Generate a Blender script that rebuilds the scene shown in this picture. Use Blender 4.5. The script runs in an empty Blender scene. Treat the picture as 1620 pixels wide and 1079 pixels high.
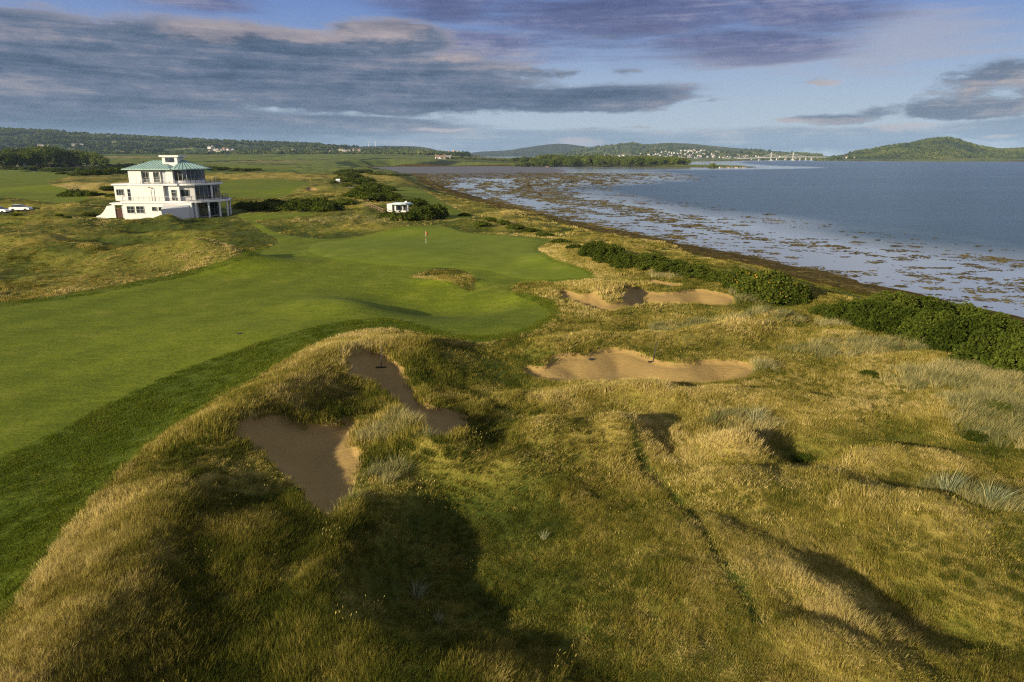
import bpy, bmesh, math, random
import numpy as np
from mathutils import Vector, Matrix

R = math.radians
random.seed(7)
rng = np.random.default_rng(7)
scene = bpy.context.scene
COL = scene.collection

# ------------------------------------------------------------------ camera
CAM_H = 20.0
PITCH = R(15.1)
cam_d = bpy.data.cameras.new('camera')
cam = bpy.data.objects.new('camera', cam_d)
COL.objects.link(cam)
cam.location = (0, 0, CAM_H)
cam.rotation_euler = (R(90) - PITCH, 0, 0)
cam_d.lens = 24
cam_d.sensor_width = 36
cam_d.clip_start = 0.5
cam_d.clip_end = 60000
scene.camera = cam

# ------------------------------------------------------------------ node helper
class NT:
    def __init__(self, tree):
        self.t = tree
        self.n = tree.nodes
        self.n.clear()
    def new(self, typ, **kw):
        nd = self.n.new(typ)
        for k, v in kw.items():
            setattr(nd, k, v)
        return nd
    def put(self, sock, v):
        if v is None:
            return
        if hasattr(v, 'is_output'):
            self.t.links.new(v, sock)
        else:
            if hasattr(sock.default_value, '__len__') and not hasattr(v, '__len__'):
                v = (v,) * len(sock.default_value)
            if hasattr(sock.default_value, '__len__') and len(sock.default_value) == 4 and len(v) == 3:
                v = tuple(v) + (1,)
            sock.default_value = v
    def m(self, op, a, b=None, c=None, clamp=False):
        nd = self.new('ShaderNodeMath', operation=op, use_clamp=clamp)
        self.put(nd.inputs[0], a); self.put(nd.inputs[1], b)
        if c is not None:
            self.put(nd.inputs[2], c)
        return nd.outputs[0]
    def add(self, a, b): return self.m('ADD', a, b)
    def mul(self, a, b): return self.m('MULTIPLY', a, b)
    def sub(self, a, b): return self.m('SUBTRACT', a, b)
    def mx(self, a, b): return self.m('MAXIMUM', a, b)
    def ss(self, v, lo, hi, a=0.0, b=1.0):
        nd = self.new('ShaderNodeMapRange', interpolation_type='SMOOTHSTEP')
        for i, q in enumerate((v, lo, hi, a, b)):
            self.put(nd.inputs[i], q)
        return nd.outputs[0]
    def mix(self, f, a, b, blend='MIX'):
        nd = self.new('ShaderNodeMix', data_type='RGBA', blend_type=blend)
        self.put(nd.inputs[0], f); self.put(nd.inputs[6], a); self.put(nd.inputs[7], b)
        return nd.outputs[2]
    def noise(self, vec, scale, detail=4, rough=0.55, out=0, dist=0.0):
        nd = self.new('ShaderNodeTexNoise')
        self.put(nd.inputs['Vector'], vec)
        nd.inputs['Scale'].default_value = scale
        nd.inputs['Detail'].default_value = detail
        nd.inputs['Roughness'].default_value = rough
        nd.inputs['Distortion'].default_value = dist
        return nd.outputs[out]
    def voro(self, vec, scale, out='Distance', feature='F1', rnd=1.0):
        nd = self.new('ShaderNodeTexVoronoi', feature=feature)
        self.put(nd.inputs['Vector'], vec)
        nd.inputs['Scale'].default_value = scale
        nd.inputs['Randomness'].default_value = rnd
        return nd.outputs[out]
    def ramp(self, f, stops):
        nd = self.new('ShaderNodeValToRGB')
        cr = nd.color_ramp
        while len(cr.elements) < len(stops):
            cr.elements.new(0.5)
        for e, (p, c) in zip(cr.elements, stops):
            e.position = p
            e.color = tuple(c) + (1,)
        self.put(nd.inputs[0], f)
        return nd.outputs[0]
    def map(self, vec, scale=(1, 1, 1), rot=(0, 0, 0), loc=(0, 0, 0)):
        nd = self.new('ShaderNodeMapping')
        self.put(nd.inputs[0], vec)
        nd.inputs['Location'].default_value = loc
        nd.inputs['Rotation'].default_value = rot
        nd.inputs['Scale'].default_value = scale
        return nd.outputs[0]
    def pos(self):
        return self.new('ShaderNodeNewGeometry').outputs['Position']
    def attr(self, name, typ='GEOMETRY', out='Fac'):
        nd = self.new('ShaderNodeAttribute', attribute_type=typ, attribute_name=name)
        return nd.outputs[out]
    def sep(self, v):
        nd = self.new('ShaderNodeSeparateXYZ'); self.put(nd.inputs[0], v)
        return nd.outputs
    def bump(self, h, strength=0.5, dist=0.1):
        nd = self.new('ShaderNodeBump')
        nd.inputs['Strength'].default_value = strength
        nd.inputs['Distance'].default_value = dist
        self.put(nd.inputs['Height'], h)
        return nd.outputs[0]
    def pbsdf(self, col, rough=0.9, normal=None, spec=0.2, metal=0.0, **kw):
        nd = self.new('ShaderNodeBsdfPrincipled')
        self.put(nd.inputs['Base Color'], col)
        self.put(nd.inputs['Roughness'], rough)
        nd.inputs['Specular IOR Level'].default_value = spec
        nd.inputs['Metallic'].default_value = metal
        if normal is not None:
            self.t.links.new(normal, nd.inputs['Normal'])
        return nd.outputs[0]
    def out(self, s, typ='ShaderNodeOutputMaterial', sock='Surface'):
        nd = self.new(typ)
        self.t.links.new(s, nd.inputs[sock])

# ------------------------------------------------------------------ light
SUN_EL = R(SUN_ELEV_DEG := 15.5)
SDX, SDY = 0.74, 0.67                       # the way the light travels over the ground
sun_d = bpy.data.lights.new('sun', 'SUN')
sun_d.energy = 5.0
sun_d.angle = R(0.55)
sun_d.color = (1.0, 0.86, 0.62)
sun = bpy.data.objects.new('sun', sun_d)
COL.objects.link(sun)
sun.location = (-60, -60, 60)
sun.rotation_euler = Vector((SDX * math.cos(SUN_EL), SDY * math.cos(SUN_EL), -math.sin(SUN_EL))).to_track_quat('-Z', 'Y').to_euler()
SUN_ROT = math.atan2(-SDX, -SDY) % (2 * math.pi)

world = bpy.data.worlds.new('World')
scene.world = world
world.use_nodes = True

def build_sky():
    t = NT(world.node_tree)
    sky = t.new('ShaderNodeTexSky', sky_type='NISHITA')
    sky.sun_disc = False
    sky.sun_elevation = SUN_EL
    sky.sun_rotation = SUN_ROT
    sky.altitude = 20
    sky.air_density = 1.0
    sky.dust_density = 1.2
    sky.ozone_density = 2.0
    d = t.new('ShaderNodeTexCoord').outputs['Generated']
    x, y, z = t.sep(d)
    az = t.mul(t.m('ARCTAN2', x, y), 180 / math.pi)
    el = t.mul(t.m('ARCSINE', z), 180 / math.pi)
    # cloud space: azimuth and elevation in degrees, elevation stretched a little (layers lie level)
    cv = t.new('ShaderNodeCombineXYZ')
    t.put(cv.inputs[0], t.mul(az, 0.075)); t.put(cv.inputs[1], t.mul(el, 0.24))
    cv = cv.outputs[0]
    warp = t.noise(cv, 0.9, 5, 0.6)
    fine = t.noise(t.map(cv, (1, 1, 1), (0, 0, 0.10), (3.1, 7.7, 0)), 1.9, 12, 0.66, dist=0.25)
    puff = t.noise(t.map(cv, (1.25, 1.15, 1), (0, 0, 0.05), (7.3, 2.2, 4)), 5.2, 10, 0.68, dist=0.3)
    big = t.noise(t.map(cv, (0.8, 1, 1), (0, 0, 0), (11.3, 1.7, 2)), 0.5, 3, 0.5)
    layer = t.noise(t.map(cv, (0.42, 2.0, 1), (0, 0, 0.06), (1, 4, 3)), 1.7, 11, 0.64, dist=0.2)
    wisp = t.noise(t.map(cv, (0.6, 2.0, 1), (0, 0, -0.50), (5, 2, 9)), 1.5, 11, 0.68, dist=0.5)
    rag = t.add(t.mul(t.sub(fine, 0.5), 1.0), t.mul(t.sub(puff, 0.5), 0.62))
    az2 = t.add(az, t.mul(t.sub(warp, 0.5), 8.0))
    el2 = t.add(el, t.mul(t.sub(fine, 0.5), 1.2))
    def dirs(px, py):
        u = (539.5 - py) / 1080.0; dx = (px - 810) / 1080.0
        c_, s_ = math.cos(PITCH), math.sin(PITCH)
        v = Vector((dx, c_ + s_ * u, -s_ + c_ * u)).normalized()
        return math.degrees(math.atan2(v.x, v.y)), math.degrees(math.asin(v.z))
    def ell(px, py, rx, ry, lean=0.0):
        a, e = dirs(px, py)
        a0, _ = dirs(px - rx, py); a1, _ = dirs(px + rx, py)
        _, e0 = dirs(px, py + ry); _, e1 = dirs(px, py - ry)
        dx = t.mul(t.sub(az2, a), 2 / (a1 - a0))
        ee = t.sub(el2, e)
        if lean:
            ee = t.sub(ee, t.mul(t.sub(az2, a), lean))
        dy = t.mul(ee, 2 / (e1 - e0))
        return t.sub(1.0, t.m('SQRT', t.add(t.mul(dx, dx), t.mul(dy, dy))))
    def union(items):
        r = ell(*items[0])
        for it in items[1:]:
            r = t.mx(r, ell(*it))
        return r
    bank = union([(-80, 150, 760, 105), (80, 70, 260, 62, -0.05), (370, 85, 330, 62, -0.02), (520, 125, 420, 62), (640, 155, 400, 34), (930, 158, 190, 26, 0.05), (-260, 60, 330, 90), (610, 60, 120, 40), (540, 200, 200, 22), (260, 205, 420, 44)])
    lit = union([(330, 45, 110, 26), (480, 52, 170, 20, -0.02), (610, 42, 90, 34), (720, 92, 60, 10, -0.06)])
    small = union([(1500, 172, 190, 24, 0.02), (1590, 118, 150, 34, 0.10), (1310, 188, 110, 11), (850, 116, 90, 14), (1700, 150, 140, 60)])
    bits = t.sub(union([(1130, 160, 75, 13, 0.03), (985, 112, 60, 14), (960, 60, 80, 14), (1000, 200, 60, 8), (1090, 204, 60, 8), (930, 203, 60, 8), (1290, 130, 80, 14)]), 0.55)
    low = union([(480, 208, 360, 36), (740, 226, 240, 18), (860, 222, 260, 20), (1260, 222, 320, 22), (330, 218, 560, 30), (1650, 205, 220, 30), (1560, 214, 80, 8)])
    rose = union([(900, 224, 60, 9), (1300, 130, 46, 8), (1570, 216, 50, 5), (1420, 200, 90, 7), (700, 205, 60, 5)])
    top = union([(980, 20, 420, 86, -0.02), (760, 72, 190, 44), (1150, 66, 260, 46, -0.05), (1250, 22, 230, 52, -0.04), (700, 10, 160, 50), (250, -12, 240, 34, -0.06)])
    veil = union([(1470, 50, 230, 90), (1180, 90, 200, 34, -0.13), (1380, 95, 180, 40, -0.06), (1040, 45, 130, 14, -0.16)])
    # broken cover carries on out of frame, made paler there to lift shadow fill
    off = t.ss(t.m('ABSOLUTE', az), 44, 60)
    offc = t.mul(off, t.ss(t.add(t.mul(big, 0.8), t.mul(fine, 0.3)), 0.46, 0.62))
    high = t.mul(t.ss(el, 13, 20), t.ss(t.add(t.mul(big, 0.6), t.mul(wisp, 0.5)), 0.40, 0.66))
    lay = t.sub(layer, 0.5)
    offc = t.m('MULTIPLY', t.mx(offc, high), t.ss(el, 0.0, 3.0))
    body = t.add(bank, t.add(t.mul(rag, 0.75), t.mul(lay, 0.9)))
    m_bank = t.ss(body, -0.04, 0.34)
    m_lit = t.ss(t.add(lit, t.mul(rag, 0.8)), 0.0, 0.55)
    m_small = t.ss(t.add(small, t.mul(rag, 1.9)), 0.10, 0.62)
    m_small = t.mx(m_small, t.ss(t.add(bits, t.mul(rag, 2.6)), 0.0, 0.7))
    m_low = t.mul(t.ss(t.add(low, t.add(t.mul(rag, 0.7), t.mul(lay, 0.9))), -0.08, 0.36), 0.9)
    m_rose = t.mul(t.ss(t.add(rose, t.mul(rag, 1.0)), 0.05, 0.7), 0.75)
    m_top = t.mul(t.ss(t.add(top, t.add(t.mul(t.sub(wisp, 0.5), 1.5), t.mul(lay, 0.6))), -0.02, 0.75), 0.90)
    m_veil = t.mul(t.ss(t.add(veil, t.mul(t.sub(wisp, 0.5), 2.6)), 0.10, 0.9), 0.6)
    clear = t.mix(t.ss(el, 0.5, 13), (0.47, 0.565, 0.66), (0.125, 0.225, 0.54))
    skycol = t.mix(0.86, t.mix(1.0, sky.outputs[0], (0.075, 0.085, 0.11), 'MULTIPLY'), clear)
    warmtop = (0.46, 0.39, 0.40)
    shade = t.add(t.mul(fine, 0.36), t.add(t.mul(layer, 0.66), t.mul(puff, 0.24)))
    bankcol = t.ramp(shade, [(0.52, (0.040, 0.075, 0.142)), (0.60, (0.080, 0.122, 0.204)), (0.67, (0.138, 0.172, 0.262)), (0.77, (0.30, 0.290, 0.340))])
    bankcol = t.mix(t.mul(m_lit, 0.8), bankcol, t.ramp(shade, [(0.50, (0.17, 0.17, 0.24)), (0.66, (0.36, 0.31, 0.34)), (0.80, (0.52, 0.44, 0.44))]))
    edge = t.mul(t.ss(body, 0.36, 0.08), t.ss(el, 4.6, 7.5))
    bankcol = t.mix(t.mul(edge, 0.6), bankcol, warmtop)
    bankcol = t.mix(t.mul(t.ss(el, 3.4, 0.8), 0.6), bankcol, (0.120, 0.195, 0.305))
    smallcol = t.ramp(shade, [(0.52, (0.085, 0.130, 0.205)), (0.64, (0.150, 0.190, 0.275)), (0.76, (0.44, 0.40, 0.41))])
    lowcol = t.ramp(shade, [(0.52, (0.155, 0.225, 0.335)), (0.66, (0.225, 0.295, 0.40)), (0.80, (0.46, 0.46, 0.49))])
    topcol = t.ramp(shade, [(0.52, (0.070, 0.085, 0.200)), (0.62, (0.115, 0.132, 0.275)), (0.75, (0.29, 0.29, 0.41))])
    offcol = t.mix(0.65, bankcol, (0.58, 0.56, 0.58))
    c = t.mix(m_veil, skycol, (0.40, 0.40, 0.48))
    c = t.mix(m_top, c, topcol)
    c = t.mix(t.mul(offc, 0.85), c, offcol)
    c = t.mix(m_low, c, lowcol)
    c = t.mix(m_bank, c, bankcol)
    c = t.mix(m_small, c, smallcol)
    c = t.mix(m_rose, c, (0.50, 0.45, 0.47))
    c10 = t.mix(1.0, c, (6.3, 6.3, 6.3), 'MULTIPLY')
    bg = t.new('ShaderNodeBackground')
    t.put(bg.inputs[0], c10)
    bg.inputs[1].default_value = 0.1
    t.out(bg.outputs[0], 'ShaderNodeOutputWorld')
build_sky()

vs = scene.view_settings
vs.view_transform = 'Standard'
vs.look = 'None'
vs.exposure = 0.70
vs.gamma = 1.0
vs.use_curve_mapping = False
scene.cycles.max_bounces = 5
scene.cycles.diffuse_bounces = 2
scene.cycles.glossy_bounces = 2
scene.cycles.transmission_bounces = 2
scene.cycles.transparent_max_bounces = 4
scene.cycles.volume_bounces = 0
scene.cycles.filter_width = 1.2
scene.cycles.use_denoising = False      # keep the grain of the grass

# ------------------------------------------------------------------ tags and object helpers
def tag(o, label=None, cat=None, group=None, kind=None):
    if label: o['label'] = label
    if cat: o['category'] = cat
    if group: o['group'] = group
    if kind: o['kind'] = kind
    return o

def empty(name, loc, rz=0.0):
    o = bpy.data.objects.new(name, None)
    o.empty_display_size = 0.3
    COL.objects.link(o)
    o.location = loc
    o.rotation_euler = (0, 0, rz)
    return o

def link_mesh(name, me, mat=None, parent=None):
    o = bpy.data.objects.new(name, me)
    COL.objects.link(o)
    if mat is not None:
        for q in (mat if isinstance(mat, (list, tuple)) else [mat]):
            me.materials.append(q)
    if parent is not None:
        o.parent = parent
    return o

def np_mesh(name, V, F, smooth=True, mats=None, attrs=None):
    """triangle or quad mesh from numpy arrays"""
    me = bpy.data.meshes.new(name)
    V = np.ascontiguousarray(V, dtype=np.float32)
    F = np.ascontiguousarray(F, dtype=np.int32)
    k = F.shape[1]
    me.vertices.add(len(V)); me.vertices.foreach_set('co', V.ravel())
    me.loops.add(F.size); me.loops.foreach_set('vertex_index', F.ravel())
    me.polygons.add(len(F))
    me.polygons.foreach_set('loop_start', np.arange(0, F.size, k, dtype=np.int32))
    if mats is not None:
        me.polygons.foreach_set('material_index', np.asarray(mats, dtype=np.int32))
    me.polygons.foreach_set('use_smooth', np.full(len(F), smooth))
    me.update(calc_edges=True)
    for a, v in (attrs or {}).items():
        at = me.attributes.new(a, 'FLOAT', 'POINT')
        at.data.foreach_set('value', np.ascontiguousarray(v, dtype=np.float32))
    return me

class MB:
    """collects boxes, prisms and tubes; build() links them as one mesh object"""
    def __init__(self):
        self.v = []; self.f = []; self.mi = []
    def _add(self, v, f, mi=0):
        o = len(self.v)
        self.v += [tuple(q) for q in v]
        self.f += [tuple(i + o for i in q) for q in f]
        self.mi += [mi] * len(f)
    def box(self, x0, x1, y0, y1, z0, z1, mi=0):
        v = [(x, y, z) for z in (z0, z1) for y in (y0, y1) for x in (x0, x1)]
        self._add(v, [(0, 2, 3, 1), (4, 5, 7, 6), (0, 1, 5, 4), (2, 6, 7, 3), (0, 4, 6, 2), (1, 3, 7, 5)], mi)
    def prism(self, pts, z0, z1, mi=0):
        n = len(pts)
        v = [(p[0], p[1], z0) for p in pts] + [(p[0], p[1], z1) for p in pts]
        f = [(i, (i + 1) % n, n + (i + 1) % n, n + i) for i in range(n)]
        self._add(v, f + [tuple(range(n))[::-1], tuple(range(n, 2 * n))], mi)
    def tube(self, p, q, r0, r1=None, n=8, mi=0):
        r1 = r0 if r1 is None else r1
        p = Vector(p); q = Vector(q)
        d = (q - p).normalized()
        a = d.orthogonal().normalized(); b = d.cross(a)
        v = []
        for c, r in ((p, r0), (q, r1)):
            for i in range(n):
                t = 2 * math.pi * i / n
                v.append(c + a * (r * math.cos(t)) + b * (r * math.sin(t)))
        f = [(i, (i + 1) % n, n + (i + 1) % n, n + i) for i in range(n)]
        self._add(v, f + [tuple(range(n))[::-1], tuple(range(n, 2 * n))], mi)
    def bar(self, p, q, w, h, mi=0):
        """a straight bar of rectangular section from p to q, width w level, height h"""
        p = Vector(p); q = Vector(q)
        d = (q - p).normalized()
        s = d.cross(Vector((0, 0, 1)))
        s = s.normalized() if s.length > 1e-5 else Vector((1, 0, 0))
        u = s.cross(d)
        v = [c + s * (i * w / 2) + u * (j * h / 2) for c in (p, q) for j in (-1, 1) for i in (-1, 1)]
        self._add(v, [(0, 2, 3, 1), (4, 5, 7, 6), (0, 1, 5, 4), (2, 6, 7, 3), (0, 4, 6, 2), (1, 3, 7, 5)], mi)
    def poly(self, v, f, mi=0):
        self._add(v, f, mi)
    def mesh(self, name, mats, smooth=False):
        me = bpy.data.meshes.new(name)
        me.from_pydata(self.v, [], self.f)
        for q in (mats if isinstance(mats, (list, tuple)) else [mats]):
            me.materials.append(q)
        me.polygons.foreach_set('material_index', self.mi)
        if smooth:
            me.polygons.foreach_set('use_smooth', [True] * len(self.f))
        bm = bmesh.new(); bm.from_mesh(me)
        bmesh.ops.recalc_face_normals(bm, faces=bm.faces)
        bm.to_mesh(me); bm.free()
        me.update()
        return me
    def build(self, name, mats, parent=None, smooth=False):
        return link_mesh(name, self.mesh(name, mats, smooth), None, parent)

# ------------------------------------------------------------------ noise
def _hash(ix, iy, seed):
    h = (ix.astype(np.int64) * 374761393 + iy.astype(np.int64) * 668265263 + seed * 1442695041) & 0x7fffffff
    h = ((h ^ (h >> 13)) * 1274126177) & 0x7fffffff
    h = ((h ^ (h >> 16)) * 2246822519) & 0x7fffffff
    return (h & 0xffff) / 65535.0
def vnoise(x, y, seed=0):
    ix = np.floor(x); iy = np.floor(y)
    fx = x - ix; fy = y - iy
    u = fx * fx * fx * (fx * (fx * 6 - 15) + 10); v = fy * fy * fy * (fy * (fy * 6 - 15) + 10)
    a = _hash(ix, iy, seed); b = _hash(ix + 1, iy, seed)
    c = _hash(ix, iy + 1, seed); d = _hash(ix + 1, iy + 1, seed)
    return (a + (b - a) * u) * (1 - v) + (c + (d - c) * u) * v
def fbm(x, y, octv=4, seed=0, gain=0.5):
    """about -1..1"""
    s = np.zeros_like(x, dtype=float); amp = 1.0; tot = 0.0
    ca, sa = math.cos(0.6), math.sin(0.6)
    for o in range(octv):
        s += amp * (vnoise(x, y, seed + o * 17) * 2 - 1); tot += amp
        x, y = (ca * x - sa * y) * 2.03 + 5.3, (sa * x + ca * y) * 2.03 - 2.7
        amp *= gain
    return s / tot * 1.6
def sst(lo, hi, v):
    t = np.clip((v - lo) / (hi - lo), 0, 1)
    return t * t * (3 - 2 * t)

# ------------------------------------------------------------------ from a spot in the view to a place on the land
FPX = 1080.0
CP, SP = math.cos(PITCH), math.sin(PITCH)
def ray(px, py):
    u = (539.5 - py) / FPX
    return np.array([(px - 810) / FPX, CP + SP * u, -SP + CP * u])
def at(px, py, z=7.0):
    d = ray(px, py)
    t = (z - CAM_H) / d[2]
    return d[0] * t, d[1] * t
def smooth_poly(pts, n=4, closed=True):
    P = np.array(pts, float); N = len(P); out = []
    rngi = range(N) if closed else range(N - 1)
    for i in rngi:
        if closed:
            p0, p1, p2, p3 = P[i - 1], P[i], P[(i + 1) % N], P[(i + 2) % N]
        else:
            p0, p1, p2, p3 = P[max(i - 1, 0)], P[i], P[i + 1], P[min(i + 2, N - 1)]
        for k in range(n):
            t = k / n
            out.append(0.5 * (2 * p1 + (p2 - p0) * t + (2 * p0 - 5 * p1 + 4 * p2 - p3) * t * t + (3 * p1 - p0 - 3 * p2 + p3) * t ** 3))
    if not closed:
        out.append(P[-1])
    return np.array(out)
def seg_dist(x, y, P, closed=True):
    d2 = np.full(x.shape, 1e18); inside = np.zeros(x.shape, bool)
    n = len(P)
    for i in range(n if closed else n - 1):
        ax, ay = P[i]; bx, by = P[(i + 1) % n]
        ex, ey = bx - ax, by - ay
        t = np.clip(((x - ax) * ex + (y - ay) * ey) / (ex * ex + ey * ey + 1e-12), 0, 1)
        d2 = np.minimum(d2, (x - ax - ex * t) ** 2 + (y - ay - ey * t) ** 2)
        if closed and ay != by:
            c = ((ay > y) != (by > y)) & (x < (bx - ax) * (y - ay) / (by - ay) + ax)
            inside ^= c
    return np.sqrt(d2), inside
def sdf(x, y, P, margin=14.0):
    """negative inside the closed outline P"""
    lo = P.min(0) - margin; hi = P.max(0) + margin
    out = np.full(x.shape, margin)
    k = (x > lo[0]) & (x < hi[0]) & (y > lo[1]) & (y < hi[1])
    if k.any():
        d, ins = seg_dist(x[k], y[k], P)
        out[k] = np.minimum(np.where(ins, -d, d), margin)
    return out
# ------------------------------------------------------------------ coast
def px_line(pts, z, n=4, closed=True):
    return np.array([at(a, b, z) for a, b in smooth_poly(pts, n, closed)])
COAST = [at(*p, 0.0) for p in [(1900, 575), (1620, 498), (1500, 475), (1395, 454), (1290, 428), (1200, 409), (1106, 391), (1000, 368), (889, 346), (780, 318),
         (720, 301), (692, 290), (682, 283), (668, 279), (640, 275.5), (600, 271.5), (575, 268), (562, 266), (575, 264.6), (640, 263.6), (720, 263.2),
         (800, 262.9), (900, 263.6), (1000, 264.0), (1100, 264.6), (1165, 265.2), (1196, 265.0), (1198, 264.2), (1150, 263.0), (1095, 261.8), (1088, 259.8)]]
COAST += [at(*p, 0.0) for p in [(1060, 257.4), (1100, 255.4), (1180, 254.2), (1230, 253.3), (1290, 253.4), (1320, 254.4), (1400, 255.0), (1500, 255.4), (1620, 255.6), (2000, 255.8)]]
COAST = [(300, -900), (95, -200), (78, 20)] + COAST + [(9000, 3000), (9000, 12000), (-14000, 12000), (-14000, -900)]
COAST = np.array(COAST)

def coast_d(x, y):
    d, ins = seg_dist(x, y, COAST)
    return np.where(ins, d, -d)            # positive on land

# ------------------------------------------------------------------ swells and hollows: (px, py, z seen at, rx, ry, turn, height)
def G(px, py, z, rx, ry, rot, h):
    x, y = at(px, py, z)
    return (x, y, rx, ry, R(rot), h)
MOUNDS = [
    G(865, 668, 8.2, 2.4, 1.7, 0, 1.45), G(985, 668, 8.1, 1.3, 1.4, 0, 1.3), G(1150, 742, 8.0, 2.2, 1.4, 10, 1.2),
    G(1010, 606, 7.9, 2.0, 1.3, 0, 0.95), G(1120, 625, 7.6, 3.4, 1.4, 0, 0.65), G(905, 612, 7.4, 2.2, 1.2, 0, 0.3),
    G(690, 870, 6.0, 3.4, 5.6, 0, -1.3), G(770, 610, 6.1, 4.4, 3.4, 0, -1.3), G(1010, 655, 6.5, 2.6, 2.0, 0, -0.5),
    G(1262, 752, 6.0, 2.8, 2.1, 0, -1.35), G(1165, 690, 7.9, 1.8, 1.2, 0, 1.1), G(1420, 690, 8.0, 4.4, 1.5, 8, 1.2), G(1465, 742, 6.1, 3.4, 1.5, 0, -1.0), G(1330, 800, 7.4, 2.4, 1.2, -12, 0.4),
    G(1500, 800, 7.6, 3.2, 1.6, -10, 0.7), G(1290, 915, 7.4, 1.7, 1.2, -20, 0.5), G(398, 835, 7.9, 2.0, 1.8, 0, 0.55), G(1450, 985, 6.1, 3.0, 2.0, -25, -0.95), G(1290, 1010, 7.3, 2.0, 0.9, -35, 0.35), G(1560, 930, 7.4, 2.0, 1.2, -10, 0.35),
    G(1330, 640, 7.5, 3.8, 1.8, 0, 0.6), G(1540, 650, 7.6, 4.2, 2.6, 0, 0.7),
    G(960, 446, 8.1, 2.0, 2.4, 0, 1.0), G(905, 395, 8.6, 5.2, 6.0, 0, 1.6), G(985, 410, 8.0, 5, 7, 0, 0.8),
    G(860, 455, 7.6, 4.0, 2.0, 0, 0.5),
    # round the green and back along the fairway
    G(610, 400, 7.6, 15, 12, 0, 0.9), G(690, 490, 6.0, 8.0, 5.6, -20, -1.35), G(545, 478, 7.6, 5.4, 4.0, -40, 0.95), G(430, 520, 7.6, 9.0, 6.0, 0, 0.5),
    G(706, 436, 7.6, 3.0, 1.3, -8, 0.75),
    # dunes on the far side of the fairway
    G(310, 392, 9.4, 9.0, 4.2, -5, 2.7), G(330, 412, 7.0, 8.0, 2.6, -8, -0.5), G(255, 352, 8.0, 9, 2.2, -6, -0.9), G(215, 408, 8.3, 9, 5, 0, 0.9), G(90, 440, 7.6, 12, 5, 0, 0.6), G(120, 382, 9.2, 15, 5, 8, 2.0), G(250, 356, 9.2, 16, 3.2, 0, 1.6), G(40, 405, 8.4, 12, 3.5, 10, 1.1), G(200, 380, 7.0, 9, 4, 0, -1.0), G(20, 366, 9.2, 14, 5, -6, 1.7),
    G(264, 338, 8.7, 3.2, 2.0, 0, 1.9), G(25, 336, 7.2, 7, 4, 0, -1.2), G(28, 342, 7.9, 12, 2.2, 0, 1.0), G(70, 341, 8.8, 16, 4.5, 0, 0.9), G(195, 344, 8.3, 10, 3.4, 0, 0.7),
    G(30, 318, 9.6, 15, 5, 0, 1.8), G(135, 325, 9.0, 10, 6, 0, 0.9),
    G(570, 345, 8.8, 13, 8, 0, 1.7), G(640, 358, 8.0, 7, 5, 0, 0.7), G(470, 352, 7.9, 10, 3.5, 0, 0.6), G(790, 350, 8.0, 8, 7, 0, 1.0), G(730, 352, 8.0, 5, 5, 0, 0.5),
    G(560, 305, 10.0, 20, 40, -10, 3.0), G(600, 318, 9.0, 16, 20, 0, 1.5), G(505, 293, 9.5, 22, 14, 0, 2.2), G(440, 275, 9.5, 40, 22, 0, 2.4), G(150, 290, 9.5, 34, 16, 0, 2.6), G(215, 300, 9.5, 16, 10, 0, 1.2),
    G(340, 275, 10, 40, 24, 0, 2.0), G(760, 325, 7.0, 9, 14, 0, 0.7), G(655, 283, 7.0, 25, 40, 0, 1.5),
]
RIDGES = [   # crest line in view, z of the crest, height over the land, half width
    ([(-60, 1150), (90, 985), (215, 815), (330, 690), (455, 597), (545, 549), (640, 540), (735, 556)], 8.0, 1.0, 2.6),
    ([(640, 642), (668, 668), (720, 690), (800, 702)], 8.2, 1.25, 1.4),
    ([(628, 742), (665, 730), (700, 704)], 7.6, 0.6, 1.4),
    ([(575, 800), (545, 850), (520, 930), (575, 1010), (680, 1055), (800, 1075)], 7.5, 0.75, 1.2),
    ([(870, 530), (960, 521), (1060, 520), (1130, 512), (1215, 492)], 7.8, 0.8, 1.7),
    ([(1215, 492), (1300, 510), (1400, 540), (1500, 580), (1580, 640)], 7.6, 0.55, 3.0),
    ([(985, 690), (1010, 715), (1050, 765), (1085, 805), (1120, 855), (1150, 905), (1200, 985)], 7.15, -0.10, 0.34),
]
RIDGES = [(px_line(p, z, 3, False), h, w) for p, z, h, w in RIDGES]
HOUSE = (-70.4, 151.0)                       # the clubhouse's front right corner
def mounds(x, y):
    h = np.zeros(x.shape)
    for mx, my, rx, ry, a, hh in MOUNDS:
        k = (np.abs(x - mx) < 3 * max(rx, ry)) & (np.abs(y - my) < 3 * max(rx, ry))
        if k.any():
            dx, dy = x[k] - mx, y[k] - my
            c, s = math.cos(a), math.sin(a)
            h[k] += hh * np.exp(-(((c * dx + s * dy) / rx) ** 2 + ((-s * dx + c * dy) / ry) ** 2))
    for P, hh, w in RIDGES:
        lo = P.min(0) - 3 * w; hi = P.max(0) + 3 * w
        k = (x > lo[0]) & (x < hi[0]) & (y > lo[1]) & (y < hi[1])
        if k.any():
            d, _ = seg_dist(x[k], y[k], P, False)
            h[k] += hh * np.exp(-(d / w) ** 2) * (1 + 0.25 * fbm(x[k] / 5, y[k] / 5, 2, 5))
    return h
def land(x, y):
    """the lie of the land without its swells"""
    d = coast_d(x, y)
    r = np.hypot(x, y)
    t = x / np.maximum(y, 1.0)
    t = np.where(y < 1, -1.0, t)
    rise = 25.0 * sst(550, 2700, r) * sst(0.14, -0.20, t)
    H = 7.0 - 4.0 * sst(700, 1150, r) + rise
    H = np.where((r > 3000), np.maximum(H, 3 + 10 * sst(3000, 5000, r)), H)
    bank = np.clip(d, 0, None)
    z = 1.0 * sst(0, 11, bank) + (H - 1.0) * sst(12, 41, bank)
    return np.where(d < 0, np.maximum(d * 0.05, -2.0), z), d
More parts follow.
